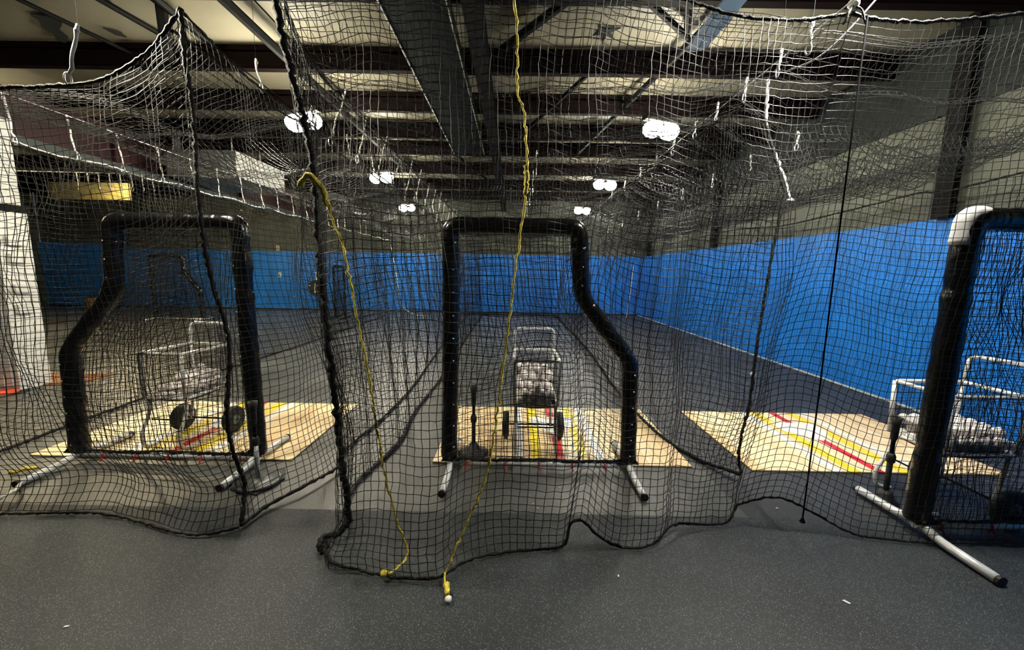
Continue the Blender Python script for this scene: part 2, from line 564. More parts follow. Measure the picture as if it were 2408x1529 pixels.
duct = empty('overhead_duct', (0, 0, 0))
tag(duct, 'long flat black duct with bright edges running away under the roof', 'duct')
mb = MB(); mb.box(-1.21, -0.62, 0.6, 7.9, 3.80, 3.805)
mb.build('underside', 'duct', duct)
mb = MB(); mb.box(-1.21, -0.62, 0.6, 7.9, 3.805, 3.96)
mb.build('body', 'ductside', duct)
for xx in (-1.216, -0.626):
    mb = MB(); mb.box(xx, xx + 0.012, 0.6, 7.9, 3.79, 3.82)
    mb.build('edge_trim', 'white', duct)

unit = empty('heater_unit', (-6.2, 8.7, 3.3))
tag(unit, 'boxy white heater unit hung from rods beyond the left cage', 'heater')
mb = MB(); mb.box(-0.7, 0.69, -0.8, 0.8, 0.0, 0.5)
mb.build('body', 'unitgrey', unit, bevel=0.01)
mb = MB(); mb.box(0.691, 0.70, -0.8, 0.8, 0.0, 0.5)  # side toward the lamps: lamplight painted in as white on the grey box
mb.build('lit_side', 'white', unit)
for (rx, ry) in ((0.6, -0.75), (0.6, 0.1), (-0.6, -0.7), (-0.6, 0.7)):
    mb = MB(); mb.tube([(rx, ry, 0.5), (rx, ry, 0.9)], 0.012, 6)
    mb.build('hanger_rod', 'cord', unit)
mb = MB(); mb.tube([(-0.62, -0.6, 0.5), (-0.62, -0.6, 0.92)], 0.07, 12)
mb.build('flue', 'unitgrey', unit, smooth=True)

gird = empty('roof_girder', (-7.25, 8.0, 3.2))
tag(gird, 'deep maroon steel girder with grey lower edge beyond the left cage', 'girder')
mb = MB(); mb.box(-0.02, 0.02, -8, 6.4, 0.14, 0.80)
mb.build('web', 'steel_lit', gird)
mb = MB(); mb.box(-0.12, 0.12, -8, 6.4, 0.0, 0.14)
mb.build('bottom_flange', 'greytrim', gird)
for q in range(9):
    yy = -7.2 + q * 1.6
    mb = MB(); mb.box(0.02, 0.09, yy - 0.01, yy + 0.01, 0.14, 0.78)
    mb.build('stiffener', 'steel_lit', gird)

# ------------------------------------------------------------------ left-side furniture beyond the cage
colm = empty('white_column', (-6.12, 4.62, 0))
tag(colm, 'white panelled column standing at the left edge of the picture', 'column')
mb = MB(); mb.box(-0.22, 0.20, -0.16, 0.16, 0.0, 2.12)
mb.build('shaft', 'white', colm, bevel=0.008)
for fx in (-0.12, -0.02, 0.08):
    mb = MB(); mb.box(fx, fx + 0.05, -0.172, -0.16, 0.05, 2.08)
    mb.build('rib', 'white', colm)
for z in (1.78, 1.58, 1.22, 0.98):
    mb = MB(); mb.box(0.20, 0.255, -0.10, 0.06, z - 0.05, z + 0.05)
    mb.build('cleat', 'white', colm)
mb = MB(); mb.box(-0.24, 0.215, -0.18, 0.18, 2.12, 2.20)
mb.build('cap', 'steelblk', colm)
mb = MB(); mb.box(-0.20, 0.16, -0.14, 0.14, 2.20, 3.2)
mb.build('upper_shaft', 'white', colm)

dm = empty('marker_disc', (-6.02, 4.33, 0.0))
tag(dm, 'orange red flat rubber marker lying by the white column', 'marker')
mb = MB(); mb.lathe([(0.16, 0.0), (0.16, 0.012), (0.12, 0.03), (0.05, 0.042), (0.02, 0.03)], 24)
mb.build('dome', 'redorange', dm, smooth=True)
mb = MB(); mb.lathe([(0.24, 0.0), (0.24, 0.006), (0.161, 0.008), (0.161, 0.0)], 24)
mb.build('base_ring', 'rubber', dm, smooth=True)

cm = empty('clay_mat', (-6.3, 5.0, 0))
tag(cm, 'reddish brown turf mat with pale edge on the floor beyond the column', 'mat')
mb = MB(); mb.box(-1.2, 0.75, -0.32, 0.22, 0.001, 0.012)
mb.build('turf', 'clay', cm)
mb = MB(); mb.box(-1.2, 0.75, 0.22, 0.25, 0.001, 0.016)
mb.build('edge_strip', 'tan', cm)

bag = empty('ball_bucket', (-15.4, 14.0, 0))
tag(bag, 'small orange bucket standing at the far blue wall on the left', 'bucket')
mb = MB(); mb.lathe([(0.17, 0.0), (0.20, 0.30), (0.21, 0.31), (0.21, 0.34), (0.185, 0.34), (0.16, 0.03)], 20)
mb.build('tub', 'orange', bag, smooth=True)
mb = MB(); mb.tube(fillet([(-0.2, 0, 0.3), (-0.17, -0.02, 0.46), (0.17, -0.02, 0.46), (0.2, 0, 0.3)], 0.15), 0.01, 6)
mb.build('bail_handle', 'rubber', bag)

# pedestal fan by the far wall
pf = empty('pedestal_fan', (-6.97, 13.6, 0))
tag(pf, 'round black pedestal fan standing against the far blue wall', 'fan')
mb = MB(); mb.lathe([(0.26, -0.05), (0.28, -0.02), (0.28, 0.04), (0.22, 0.09), (0.05, 0.10)], 28, (0, 0, 0.87), 'y')
mb.build('cage', 'rubber', pf, smooth=True)
mb = MB(); mb.tube([(0, 0, 0.0), (0, 0, 0.60)], 0.018, 8)
mb.build('pole', 'rubber', pf)
for a in (0.2, 2.3, 4.4):
    mb = MB(); mb.tube([(0, 0, 0.10), (0.42 * math.cos(a), 0.35 * math.sin(a), 0.015)], 0.014, 6)
    mb.build('leg', 'rubber', pf)
for (x0, x1, z0, z1, mt) in ((-0.04, 0.0, 0.70, 1.02, 'white'), (0.05, 0.25, 0.94, 0.975, 'gold'), (0.05, 0.24, 0.735, 0.77, 'gold'), (-0.24, -0.18, 0.94, 0.97, 'white'), (-0.25, -0.2, 0.78, 0.82, 'white')):
    mb = MB(); mb.box(x0, x1, -0.062, -0.05, z0, z1)
    mb.build('front_marking', mt, pf)
mb = MB(); mb.tube([(0.15 + 0.045 * math.cos(t), -0.057, 0.85 + 0.06 * math.sin(t)) for t in np.linspace(-1.4, 1.4, 8)], 0.008, 6)
mb.build('front_marking', 'white', pf)
mb = MB(); mb.box(-0.05, 0.03, 0.10, 0.13, 1.10, 1.44)
mb.build('motor_arm', 'white', pf)

# a pale board high beyond the left cage and a louvred vent on the far wall
bd = empty('hanging_board', (-10.7, 10.0, 3.16))
tag(bd, 'pale yellow board hanging high beyond the left cage', 'board')
mb = MB(); mb.box(-1.0, 1.0, -0.03, 0.03, 0.0, 0.42)
mb.build('panel', 'board', bd, bevel=0.01)
for rx in (-0.8, 0.8):
    mb = MB(); mb.tube([(rx, 0, 0.42), (rx, 0, 1.05)], 0.01, 6)
    mb.build('hanger_rod', 'steelblk', bd)
vt = empty('louvre_vent', (-9.35, YF - 0.06, 3.45))
tag(vt, 'small yellow vent with white slats high on the far wall', 'vent')
mb = MB(); mb.box(-0.24, 0.24, 0.0, 0.06, 0.0, 0.66)
mb.build('frame', 'board', vt, bevel=0.01)
for q in range(6):
    mb = MB(); mb.box(-0.21, 0.21, -0.04, 0.0, 0.26 + q * 0.065, 0.285 + q * 0.065)
    mb.build('slat', 'white', vt)

# plates on the blue wall
for (px, pz) in ((-8.72, 2.28), (-8.72, 1.30)):
    pl = empty('switch_plate', (px, YF - 0.035, pz))
    tag(pl, 'small pale outlet box fixed %s the far blue wall left of the fan' % ('above' if pz > 2 else 'on'), 'outlet')
    mb = MB(); mb.box(-0.06, 0.06, -0.03, 0.0, -0.09, 0.09)
    mb.build('plate', 'tan' if pz > 2 else 'white', pl, bevel=0.006)
    mb = MB(); mb.box(-0.02, 0.02, -0.036, -0.03, -0.04, 0.04)
    mb.build('toggle', 'unitgrey', pl)

# ------------------------------------------------------------------ striped plank mats with a home plate
def make_mat(x0, x1, y0, y1, label):
    cx = (x0 + x1) / 2
    root = empty('striped_mat', (cx, (y0 + y1) / 2, 0))
    tag(root, label, 'mat', 'plank mats with coloured stripes')
    hw, hl = (x1 - x0) / 2, (y1 - y0) / 2
    mb = MB(); mb.box(-hw, hw, -hl, hl, 0.0, 0.006)
    mb.build('backing', 'matedge', root)
    stripes = [(-0.365, -0.295, 'pwhite'), (-0.235, -0.155, 'pyellow'), (-0.035, 0.035, 'pred'), (0.155, 0.235, 'pyellow'), (0.295, 0.365, 'pwhite')]
    rnd = random.Random(int(cx * 100))
    cur = -hw
    segs = []
    for a, b, mt in stripes + [(hw, hw, None)]:
        n = max(1, round((a - cur) / 0.105))
        for i in range(n):
            segs.append((cur + (a - cur) * i / n, cur + (a - cur) * (i + 1) / n, rnd.choice(['wood', 'wood', 'wood2', 'wood3'])))
        if mt: segs.append((a, b, mt))
        cur = b
    for a, b, mt in segs:
        mb = MB(); mb.box(a + 0.0012, b - 0.0012, -hl, hl, 0.006, 0.014)
        mb.build('plank' if mt.startswith('wood') else 'painted_stripe', mt, root)
    mb = MB(); mb.prism([(-0.216, 0.216), (-0.216, 0.0), (0.0, -0.216), (0.216, 0.0), (0.216, 0.216)], 0.0142, 0.017)
    hp = mb.build('home_plate', 'pwhite', root)
    hp.location = (0, 0.13, 0)
    return root


make_mat(-3.81, -1.73, 2.86, 4.16, 'striped plank mat with home plate under the ball cart of the left cage')
make_mat(-0.62, 1.43, 2.87, 4.15, 'striped plank mat with home plate in the middle cage behind the middle screen')
make_mat(1.88, 3.88, 2.83, 4.12, 'striped plank mat with home plate fully in view beside the blue wall')

# ------------------------------------------------------------------ netting
def net_np(P, r):
    """strands of a net along both ways of the node grid P (a,b,3), each a thin three-sided tube"""
    du = np.gradient(P, axis=0)
    dv = np.gradient(P, axis=1)
    nrm = np.cross(du, dv)
    nrm /= np.linalg.norm(nrm, axis=-1, keepdims=True) + 1e-9
    Vs, Qs = [], []
    off = 0
    for ax in (0, 1):
        T = du if ax == 0 else dv
        T = T / (np.linalg.norm(T, axis=-1, keepdims=True) + 1e-9)
        B = np.cross(T, nrm)
        A, Pn, N = P, P, nrm
        if ax == 0:
            A, B, N = P.transpose(1, 0, 2), B.transpose(1, 0, 2), nrm.transpose(1, 0, 2)
        S, n, _ = A.shape
        ring = []
        for ang in (90, 210, 330):
            c, s = math.cos(math.radians(ang)), math.sin(math.radians(ang))
            ring.append(A + r * (s * N + c * B))
        V = np.stack(ring, 2).reshape(-1, 3)
        idx = off + np.arange(S * n * 3).reshape(S, n, 3)
        for k in range(3):
            k2 = (k + 1) % 3
            Qs.append(np.stack([idx[:, :-1, k], idx[:, :-1, k2], idx[:, 1:, k2], idx[:, 1:, k]], -1).reshape(-1, 4))
        Vs.append(V)
        off += len(V)
    return np.concatenate(Vs), np.concatenate(Qs)


def wob(shape, seed, k=6, lo=1.0, hi=6.0):
    """smooth random field on a grid, about -1..1"""
    rs = np.random.RandomState(seed)
    a = np.linspace(0, 1, shape[0])[:, None]
    b = np.linspace(0, 1, shape[1])[None, :]
    out = np.zeros(shape)
    for _ in range(k):
        fa, fb = rs.uniform(lo, hi, 2) * rs.choice([-1, 1], 2)
        out += np.sin(2 * math.pi * (fa * a + fb * b) / 1.0 + rs.uniform(0, 6.28))
    return out / math.sqrt(k)


def add_net(P, name, parent, seed, r, jit):
    rs = np.random.RandomState(seed)
    P = P.copy()
    P += rs.normal(0, jit, P.shape) * 0.6
    # whole rows and columns drift a little, as knotted twine does
    V, Q = net_np(P, r)
    me = mesh_np(name, V, Q, smooth=False)
    me.materials.append(M['twine'])
    o = bpy.data.objects.new(name, me)
    link(o)
    o.parent = parent
    o['kind'] = 'stuff'
    return o


def hang(top, bot, cell, seed, amp=0.03, folds=6.0, fold_amp=0.03, slump=0.0, inplane=0.02, zfloor=0.012, sag=0.0):
    """node grid of a net hung from curve top down to curve bot"""
    wdt = max(length(top), length(bot))
    hgt = float(np.mean(np.linalg.norm(np.array(top).mean(0) - np.array(bot).mean(0))))
    a = max(4, int(wdt / cell) + 1)
    b = max(4, int(hgt / cell) + 1)
    Tp, Bt = spline(top, a), spline(bot, a)
    t = np.linspace(0, 1, b)[None, :, None]
    P = Tp[:, None, :] * (1 - t) + Bt[:, None, :] * t
    tang = np.gradient((Tp + Bt) / 2, axis=0)
    tang[:, 2] = 0
    tang /= np.linalg.norm(tang, axis=1, keepdims=True) + 1e-9
    nrm = np.stack([tang[:, 1], -tang[:, 0], np.zeros(a)], 1)
    s = np.linspace(0, 1, a)[:, None]
    tt = t[..., 0]
    env = np.sin(math.pi * tt) ** 0.6
    f = fold_amp * np.sin(2 * math.pi * folds * s + 3 * wob((a, b), seed + 1, 4, 0.3, 1.2)) * (0.35 + 0.65 * env)
    f = f + amp * wob((a, b), seed + 2, 6, 0.5, 3.0) * env
    f = f + slump * np.exp(-((tt - 0.93) / 0.06) ** 2)
    P = P + nrm[:, None, :] * f[..., None]
    P = P + tang[:, None, :] * (inplane * wob((a, b), seed + 3, 6, 0.6, 4.0) * env)[..., None]
    P[..., 2] += inplane * 0.8 * wob((a, b), seed + 4, 7, 0.8, 5.0) * env - sag * env * (4 * s * (1 - s))
    P[..., 2] = np.maximum(P[..., 2], zfloor)
    return P, Tp, Bt


def rope(name, pts, r, mt, parent=None, n=7, fuzz=0.004, per=0.02, seed=0, ground=True):
    """a rope or cord with lumpy laid surface"""
    L = length(pts)
    k = int(min(400, max(6, L / per)))
    C = spline(pts, k) if len(pts) < 60 else resample(pts, k)
    rs = np.random.RandomState(seed)
    C = C + rs.normal(0, fuzz * 0.5, C.shape)
    if ground: C[:, 2] = np.maximum(C[:, 2], r + 0.002)
    rad = r * (1 + 0.22 * np.sin(np.arange(k) * 2.4) + 0.12 * rs.normal(0, 1, k))
    mb = MB(); mb.tube(C, rad, n)
    return mb.build(name, mt, parent, smooth=True)


def net_thing(name, label):
    o = empty(name)
    tag(o, label, 'net', 'black cage nets')
    return o


CELL = 0.043
R1 = 0.0020

# ---- left cage, front net
n1 = net_thing('cage_net', 'black net closing the front of the left cage, its rope lying on the floor')
topL = [(-4.1, 2.25, 2.52), (-3.4, 2.22, 2.44), (-2.77, 2.20, 2.44), (-2.31, 2.20, 2.47), (-2.08, 2.20, 2.55), (-1.90, 2.20, 2.68), (-1.76, 2.20, 2.84)]
botL = [(-4.0, 2.25, 0.02), (-3.4, 2.16, 0.02), (-3.06, 2.12, 0.02), (-2.47, 2.14, 0.02), (-1.93, 2.00, 0.02), (-1.72, 1.97, 0.02), (-1.56, 2.04, 0.02)]
P, Tp, Bt = hang(topL, botL, CELL, 11, amp=0.03, folds=5, fold_amp=0.02, slump=-0.10, inplane=0.022)
add_net(P, 'netting', n1, 1, R1, 0.003)
rope('top_rope', Tp, 0.010, 'rope', n1, seed=1)
rope('bottom_rope', Bt, 0.008, 'rope', n1, seed=2)
rope('corner_rope', P[-1], 0.012, 'rope', n1, seed=3)

# ---- left cage, side net facing the middle cage
n2 = net_thing('cage_net', 'black net along the right side of the left cage, between the left and middle screens')
top2 = [(-1.76, 2.20, 2.83), (-1.83, 2.9, 2.78), (-1.86, 4.5, 2.80), (-1.9, 8, 2.8), (-1.95, 13.8, 2.8)]
bot2 = [(-1.56, 2.05, 0.02), (-1.52, 2.24, 0.03), (-1.40, 2.42, 0.05), (-1.29, 2.74, 0.04), (-1.38, 3.05, 0.02), (-1.31, 3.75, 0.02), (-1.30, 5.0, 0.02), (-1.45, 8.0, 0.02), (-1.6, 13.8, 0.02)]
P2, Tp2, Bt2 = hang(top2, bot2, 0.048, 21, amp=0.05, folds=22, fold_amp=0.035, inplane=0.02)
add_net(P2, 'netting', n2, 2, R1, 0.003)
rope('top_rope', Tp2, 0.008, 'rope', n2, seed=4)
rope('bottom_rope', Bt2, 0.012, 'rope', n2, seed=5)

# ---- left cage, outer side net
n3 = net_thing('cage_net', 'black net along the outer left side of the left cage')
top3 = []
for q in range(0, 26):
    yy = 2.2 + q * 0.42
    top3.append((-3.95, yy, 2.47 - (0.03 if q % 2 else 0.0)))
bot3 = [(-4.0, 2.25, 0.02), (-4.15, 3.5, 0.02), (-4.25, 5.5, 0.02), (-4.2, 8, 0.02), (-4.3, 12.7, 0.02)]
P3, Tp3, Bt3 = hang(top3, bot3, 0.052, 31, amp=0.05, folds=18, fold_amp=0.04, inplane=0.02)
add_net(P3, 'netting', n3, 3, R1, 0.003)
rope('top_rope', Tp3, 0.007, 'cord', n3, seed=6)
rope('bottom_rope', Bt3, 0.014, 'rope', n3, seed=7)


# ---- roof nets
def roof_net(xa, xb, y0, y1, z0, sag, cell, seed, clip=0.9, front=None, fold=0.05, bunch=0.0):
    a = int((xb - xa) / cell) + 2
    b = int((y1 - y0) / cell) + 2
    u = np.linspace(0, 1, a)[:, None]
    Y = np.linspace(y0, y1, b)[None, :]
    X = xa + u * (xb - xa) + 0 * Y
    ph = 2 * math.pi * (Y - y0) / clip + 0.5 * wob((a, b), seed + 7, 4, 0.2, 0.8)
    scal = np.abs(np.sin(ph / 2)) ** 0.8
    cross = (4 * u * (1 - u)) ** 0.8
    Z = z0 - sag * cross * (0.75 + 0.25 * scal) - 0.07 * scal * (1 - cross)
    Z = Z + 0.05 * wob((a, b), seed, 6, 0.6, 5.0) * cross
    # bunched folds running across between the clips
    Z = Z + fold * cross * np.cos(ph)
    Y = Y - bunch * clip / (2 * math.pi) * np.sin(ph)
    if front is not None:
        zf = np.interp(X[:, 0], [p[0] for p in front], [p[2] for p in front])[:, None]
        yf = np.interp(X[:, 0], [p[0] for p in front], [p[1] for p in front])[:, None]
        k = np.exp(-((Y - y0) / 0.45) ** 2)
        Z = Z * (1 - k) + zf * k
        Y = Y + (yf - y0) * k
    P = np.stack([X + 0.03 * wob((a, b), seed + 1, 6, 0.6, 4.0) * cross, Y + 0 * u + 0.03 * wob((a, b), seed + 2, 6, 0.6, 4.0) * cross, Z], -1)
    return P


n4 = net_thing('cage_net', 'black net sagging as the roof of the left cage, bright near the lamps')
P4 = roof_net(-3.95, -1.84, 2.2, 13.8, 2.78, 0.26, 0.048, 41, 1.3, topL, 0.06, 0.3)
add_net(P4, 'netting', n4, 4, R1, 0.003)
rope('side_rope', P4[-1], 0.008, 'rope', n4, seed=8)

# ---- middle cage, front net
n5 = net_thing('cage_net', 'black net closing the front of the middle cage, gathered on the floor by yellow ropes')
topM = [(-1.16, 2.02, 2.95), (-0.5, 2.04, 2.98), (0.2, 2.08, 3.0), (0.92, 2.2, 2.90), (1.17, 2.2, 2.84), (1.45, 2.2, 2.83), (1.72, 2.2, 2.86)]
botM = [(-1.02, 1.95, 0.02), (-0.93, 1.80, 0.02), (-0.80, 1.75, 0.02), (-0.58, 1.70, 0.02), (-0.35, 1.70, 0.02), (-0.24, 1.80, 0.02), (-0.06, 1.87, 0.02), (0.18, 1.91, 0.02), (0.30, 1.94, 0.02),
        (0.335, 1.97, 0.13), (0.40, 1.98, 0.145), (0.47, 1.97, 0.08), (0.58, 1.95, 0.02), (0.71, 1.93, 0.02), (0.82, 1.97, 0.03), (0.93, 2.06, 0.06), (1.03, 2.12, 0.04), (1.30, 2.16, 0.02), (1.42, 2.25, 0.08)]
P5, Tp5, Bt5 = hang(topM, botM, 0.041, 51, amp=0.035, folds=7, fold_amp=0.03, slump=0.0, inplane=0.026)
edge = [(-1.18, 2.02, 2.95), (-1.13, 2.01, 2.6), (-1.04, 2.0, 2.2), (-1.0, 1.98, 1.95), (-0.985, 1.98, 1.5), (-0.965, 1.98, 1.1), (-0.945, 2.0, 0.7), (-0.93, 2.0, 0.4), (-0.915, 2.02, 0.12), (-0.96, 1.98, 0.04), (-1.04, 1.95, 0.03), (-1.0, 1.87, 0.02)]
e5 = resample(np.array(edge), P5.shape[1])
dec5 = np.exp(-np.linspace(0, 1, P5.shape[0]) * 14)[:, None, None]
P5 += (e5 - P5[0])[None] * dec5
add_net(P5, 'netting', n5, 5, 0.0019, 0.0032)
rope('top_rope', Tp5, 0.009, 'rope', n5, seed=9)
rope('bottom_rope', Bt5, 0.008, 'rope', n5, seed=10)
rope('corner_rope', edge, 0.017, 'rope', n5, n=8, fuzz=0.008, seed=11)

# ---- middle cage, left side net
n6 = net_thing('cage_net', 'black net along the left side of the middle cage, behind the hanging yellow rope')
top6 = [(-1.16, 2.02, 2.95), (-1.3, 2.6, 2.80), (-1.34, 4.0, 2.8), (-1.34, 8.0, 2.8), (-1.3, 13.8, 2.8)]
bot6 = [(-0.93, 2.02, 0.05), (-1.08, 2.47, 0.02), (-0.98, 3.2, 0.02), (-1.03, 4.0, 0.02), (-1.0, 5.5, 0.02), (-1.05, 8.0, 0.02), (-1.1, 13.8, 0.02)]
P6, Tp6, Bt6 = hang(top6, bot6, 0.046, 61, amp=0.05, folds=24, fold_amp=0.045, inplane=0.025)
add_net(P6, 'netting', n6, 6, R1, 0.003)
rope('top_rope', Tp6, 0.008, 'rope', n6, seed=12)
rope('bottom_rope', Bt6, 0.015, 'rope', n6, seed=13)

# ---- middle cage, right side net
n7 = net_thing('cage_net', 'black net on the right side of the middle cage, edge rope before blue wall')
top7 = [(1.66, 2.75, 2.55), (1.66, 3.1, 2.74), (1.66, 4.0, 2.78), (1.66, 8, 2.8), (1.7, 13.8, 2.8)]
bot7 = [(1.70, 2.68, 0.06), (1.55, 2.95, 0.02), (1.42, 3.3, 0.02), (1.36, 3.87, 0.02), (1.37, 5.1, 0.02), (1.5, 8.0, 0.02), (1.5, 13.8, 0.02)]
P7, Tp7, Bt7 = hang(top7, bot7, 0.046, 71, amp=0.04, folds=20, fold_amp=0.03, inplane=0.02)
edge7 = resample(np.array([(1.655, 2.74, 2.55), (1.70, 2.71, 2.38), (1.79, 2.66, 2.06), (1.765, 2.66, 1.85), (1.735, 2.66, 1.5), (1.71, 2.66, 1.1), (1.705, 2.66, 0.82), (1.70, 2.66, 0.6), (1.665, 2.66, 0.38), (1.655, 2.66, 0.2), (1.70, 2.68, 0.06)]), P7.shape[1])
dec = np.exp(-np.linspace(0, 1, P7.shape[0]) * 30)[:, None, None]
P7 += (edge7 - P7[0])[None] * dec
add_net(P7, 'netting', n7, 7, R1, 0.003)
rope('top_rope', Tp7, 0.008, 'rope', n7, seed=14)
rope('bottom_rope', Bt7, 0.015, 'rope', n7, seed=15)
rope('edge_rope', P7[0], 0.010, 'rope', n7, seed=16)

n8 = net_thing('cage_net', 'black net sagging as the roof of the middle cage, below the long black duct')
P8 = roof_net(-1.3, 1.66, 2.25, 13.8, 2.82, 0.24, 0.048, 81, 0.62, [(-1.3, 2.25, 2.92), (0.2, 2.25, 2.96), (1.0, 2.25, 2.88), (1.7, 2.25, 2.84)], 0.07, 0.55)
add_net(P8, 'netting', n8, 8, R1, 0.003)

# ---- right cage
n9 = net_thing('cage_net', 'black net closing the front of the right cage, across the right screen')
topR = [(1.72, 2.2, 2.86), (2.0, 2.19, 2.82), (2.4, 2.16, 2.83), (2.8, 2.14, 2.87), (3.4, 2.14, 2.9), (4.45, 2.14, 2.9)]
botR = [(1.42, 2.25, 0.08), (1.47, 2.18, 0.16), (1.56, 2.15, 0.20), (1.68, 2.14, 0.18), (1.82, 2.12, 0.11), (2.0, 2.07, 0.03), (2.18, 2.04, 0.02), (2.4, 2.02, 0.02), (3.1, 2.03, 0.02), (4.4, 2.05, 0.02)]
P9, Tp9, Bt9 = hang(topR, botR, 0.043, 91, amp=0.02, folds=4, fold_amp=0.012, inplane=0.012)
add_net(P9, 'netting', n9, 9, 0.0017, 0.0026)
rope('top_rope', Tp9, 0.009, 'rope', n9, seed=17)
rope('bottom_rope', Bt9, 0.007, 'rope', n9, seed=18)

n10 = net_thing('cage_net', 'black net sagging in bright swags as the roof of the right cage')
P10 = roof_net(1.66, 4.45, 2.3, 13.8, 2.82, 0.42, 0.050, 101, 0.40, [(1.6, 2.3, 2.84), (2.2, 2.3, 2.80), (2.8, 2.3, 2.84), (4.5, 2.3, 2.88)], 0.09, 0.65)
add_net(P10, 'netting', n10, 10, R1, 0.003)

n11 = net_thing('cage_net', 'black net hanging along the blue wall on the right, with a dark swagged top rope')
top11 = [(4.45, 2.2, 2.50), (4.45, 3.54, 2.45), (4.45, 4.2, 2.41), (4.45, 4.43, 2.45), (4.45, 5.43, 2.40), (4.45, 6.65, 2.36), (4.45, 8.31, 2.45), (4.45, 11, 2.4), (4.45, 13.8, 2.45)]
bot11 = [(4.48, 2.2, 0.02), (4.46, 5, 0.02), (4.48, 9, 0.02), (4.46, 13.8, 0.02)]
P11, Tp11, Bt11 = hang(top11, bot11, 0.052, 111, amp=0.03, folds=12, fold_amp=0.02, inplane=0.02)
add_net(P11, 'netting', n11, 11, 0.0015, 0.003)
rope('top_rope', Tp11, 0.010, 'rope', n11, seed=19)

n12 = net_thing('cage_net', 'black net closing the far end of the middle cage before the blue wall')
P12, Tp12, Bt12 = hang([(-1.3, 13.8, 2.8), (0.2, 13.82, 2.6), (1.7, 13.8, 2.8)], [(-1.1, 13.8, 0.02), (0.2, 13.7, 0.02), (1.5, 13.8, 0.02)], 0.05, 121, folds=8, fold_amp=0.03)
add_net(P12, 'netting', n12, 12, R1, 0.003)
rope('bottom_rope', Bt12, 0.02, 'rope', n12, seed=20)

# ------------------------------------------------------------------ support cables and tie cords
def cable(pts, label, r=0.0035, mt='zinc'):
    mb = MB(); mb.tube(spline(pts, 30), r, 6)
    o = mb.build('support_cable', mt, smooth=True)
    tag(o, label, 'cable')
    return o


cable([(-3.95, 0.5, 2.82), (-3.95, 7, 2.80), (-3.95, YF, 2.82)], 'thin steel cable carrying tie cords along the outer side of the left cage')
cable([(-1.85, 0.5, 2.84), (-1.86, 7, 2.82), (-1.9, YF, 2.83)], 'thin steel cable along the inner edge of the left cage roof', 0.004, 'steelblk')
cable([(-1.34, 0.5, 2.86), (-1.34, 7, 2.83), (-1.3, YF, 2.84)], 'thin steel cable along the left edge of the middle cage roof', 0.004, 'steelblk')
cable([(1.66, 0.5, 2.88), (1.66, 7, 2.85), (1.7, YF, 2.86)], 'thin steel cable between the middle and right cage roofs', 0.004)
cable([(2.02, 2.2, 3.15), (1.75, 2.35, 2.78), (1.60, 2.5, 2.72)], 'short slack steel wire running to the cord knot at top right', 0.005)

def tie(top, bot, group, label, thick=0.006, wire=False):
    """a white tie cord from a cable down to the net, with a snap clip at its foot"""
    root = empty('tie_cord', top)
    tag(root, label, 'cord', group)
    d = np.array(bot, float) - np.array(top, float)
    L = np.linalg.norm(d)
    rs = random.Random(int(1000 * (top[0] + 3 * top[1])))
    pts = [np.zeros(3)]
    for t in (0.3, 0.6, 0.85):
        pts.append(d * t + np.array([rs.uniform(-1, 1), rs.uniform(-1, 1), 0]) * 0.008)
    pts.append(d * max(0.5, 1 - 0.026 / L))
    rope('cord', pts, thick, 'cord', root, n=6, fuzz=0.003, per=0.03, seed=rs.randint(0, 999), ground=False)
    if wire:
        mb = MB(); mb.tube([(0, 0, -0.01), (0, 0, 4.10 - top[2])], 0.0012, 5)
        mb.build('hanger_wire', 'steelblk', root)
    c = d * 1.0
    a = rs.uniform(0, 3.1)
    ring = [(c[0] + 0.014 * math.cos(t) * math.cos(a), c[1] + 0.014 * math.cos(t) * math.sin(a), c[2] + 0.032 * math.sin(t)) for t in np.linspace(0, 2 * math.pi, 12, endpoint=False)]
    mb = MB(); mb.tube(ring, 0.0045, 6, closed=True)
    mb.build('snap_clip', 'zinc', root, smooth=True)
    kn = MB(); kn.lathe([(0.002, 0.014), (0.011, 0.006), (0.012, -0.004), (0.003, -0.014)], 8)
    k_ = kn.build('knot', 'cord', root, smooth=True)
    k_.location = tuple(d * 0.12)
    return root


for q in range(18):
    yy = 3.14 + q * 0.43
    tie((-3.95, yy, 2.81), (-3.95 + 0.02 * math.sin(q * 2.1), yy + 0.04, 2.47), 'white tie cords down the outer side of the left cage', 'white tie cord hanging in the row down the outer side of the left cage', 0.007)
for q in range(16):
    yy = 3.05 + q * 0.50
    tie((-1.34, yy + 0.16, 2.90 + 0.05 * math.sin(q * 1.7)), (-1.40, yy, 2.46 + 0.05 * math.sin(q * 2.9)), 'white tie cords down the left side of the middle cage', 'white tie cord hanging in the row above the left side of the middle cage', 0.006)
for q in range(9):
    yy = 2.95 + q * 0.75
    tie((-1.86, yy, 2.98), (-1.85, yy + 0.03, 2.80), 'white tie cords along the inner edge of the left cage roof', 'short white tie cord holding up the inner edge of the left cage roof', 0.006, True)
for q, yy in enumerate([2.40, 2.66, 3.02, 3.42, 3.80, 4.3, 4.8, 5.4, 6.1, 6.9, 7.8, 8.8, 10.0]):
    tie((1.67, yy, 2.94), (1.66, yy, 2.80), 'white tie cords between the middle and right cages', 'short white tie cord holding up the roof nets between the middle and right cages', 0.009, True)
for q, yy in enumerate([3.1, 3.8, 4.6, 5.5, 6.5, 7.6, 8.8, 10.2]):
    tie((2.55 + 0.0 * q, yy + 0.6, 2.82), (2.55, yy + 0.6, 2.68), 'white clips across the right cage roof', 'short white clip hanging below the roof net of the right cage', 0.008, True)
for q, yy in enumerate([4.9, 5.8, 6.9, 8.2, 9.8]):
    tie((0.25, yy, 2.98), (0.25, yy, 2.70), 'white clips above the middle of the middle cage', 'white clip hanging above the middle of the middle cage', 0.006, True)

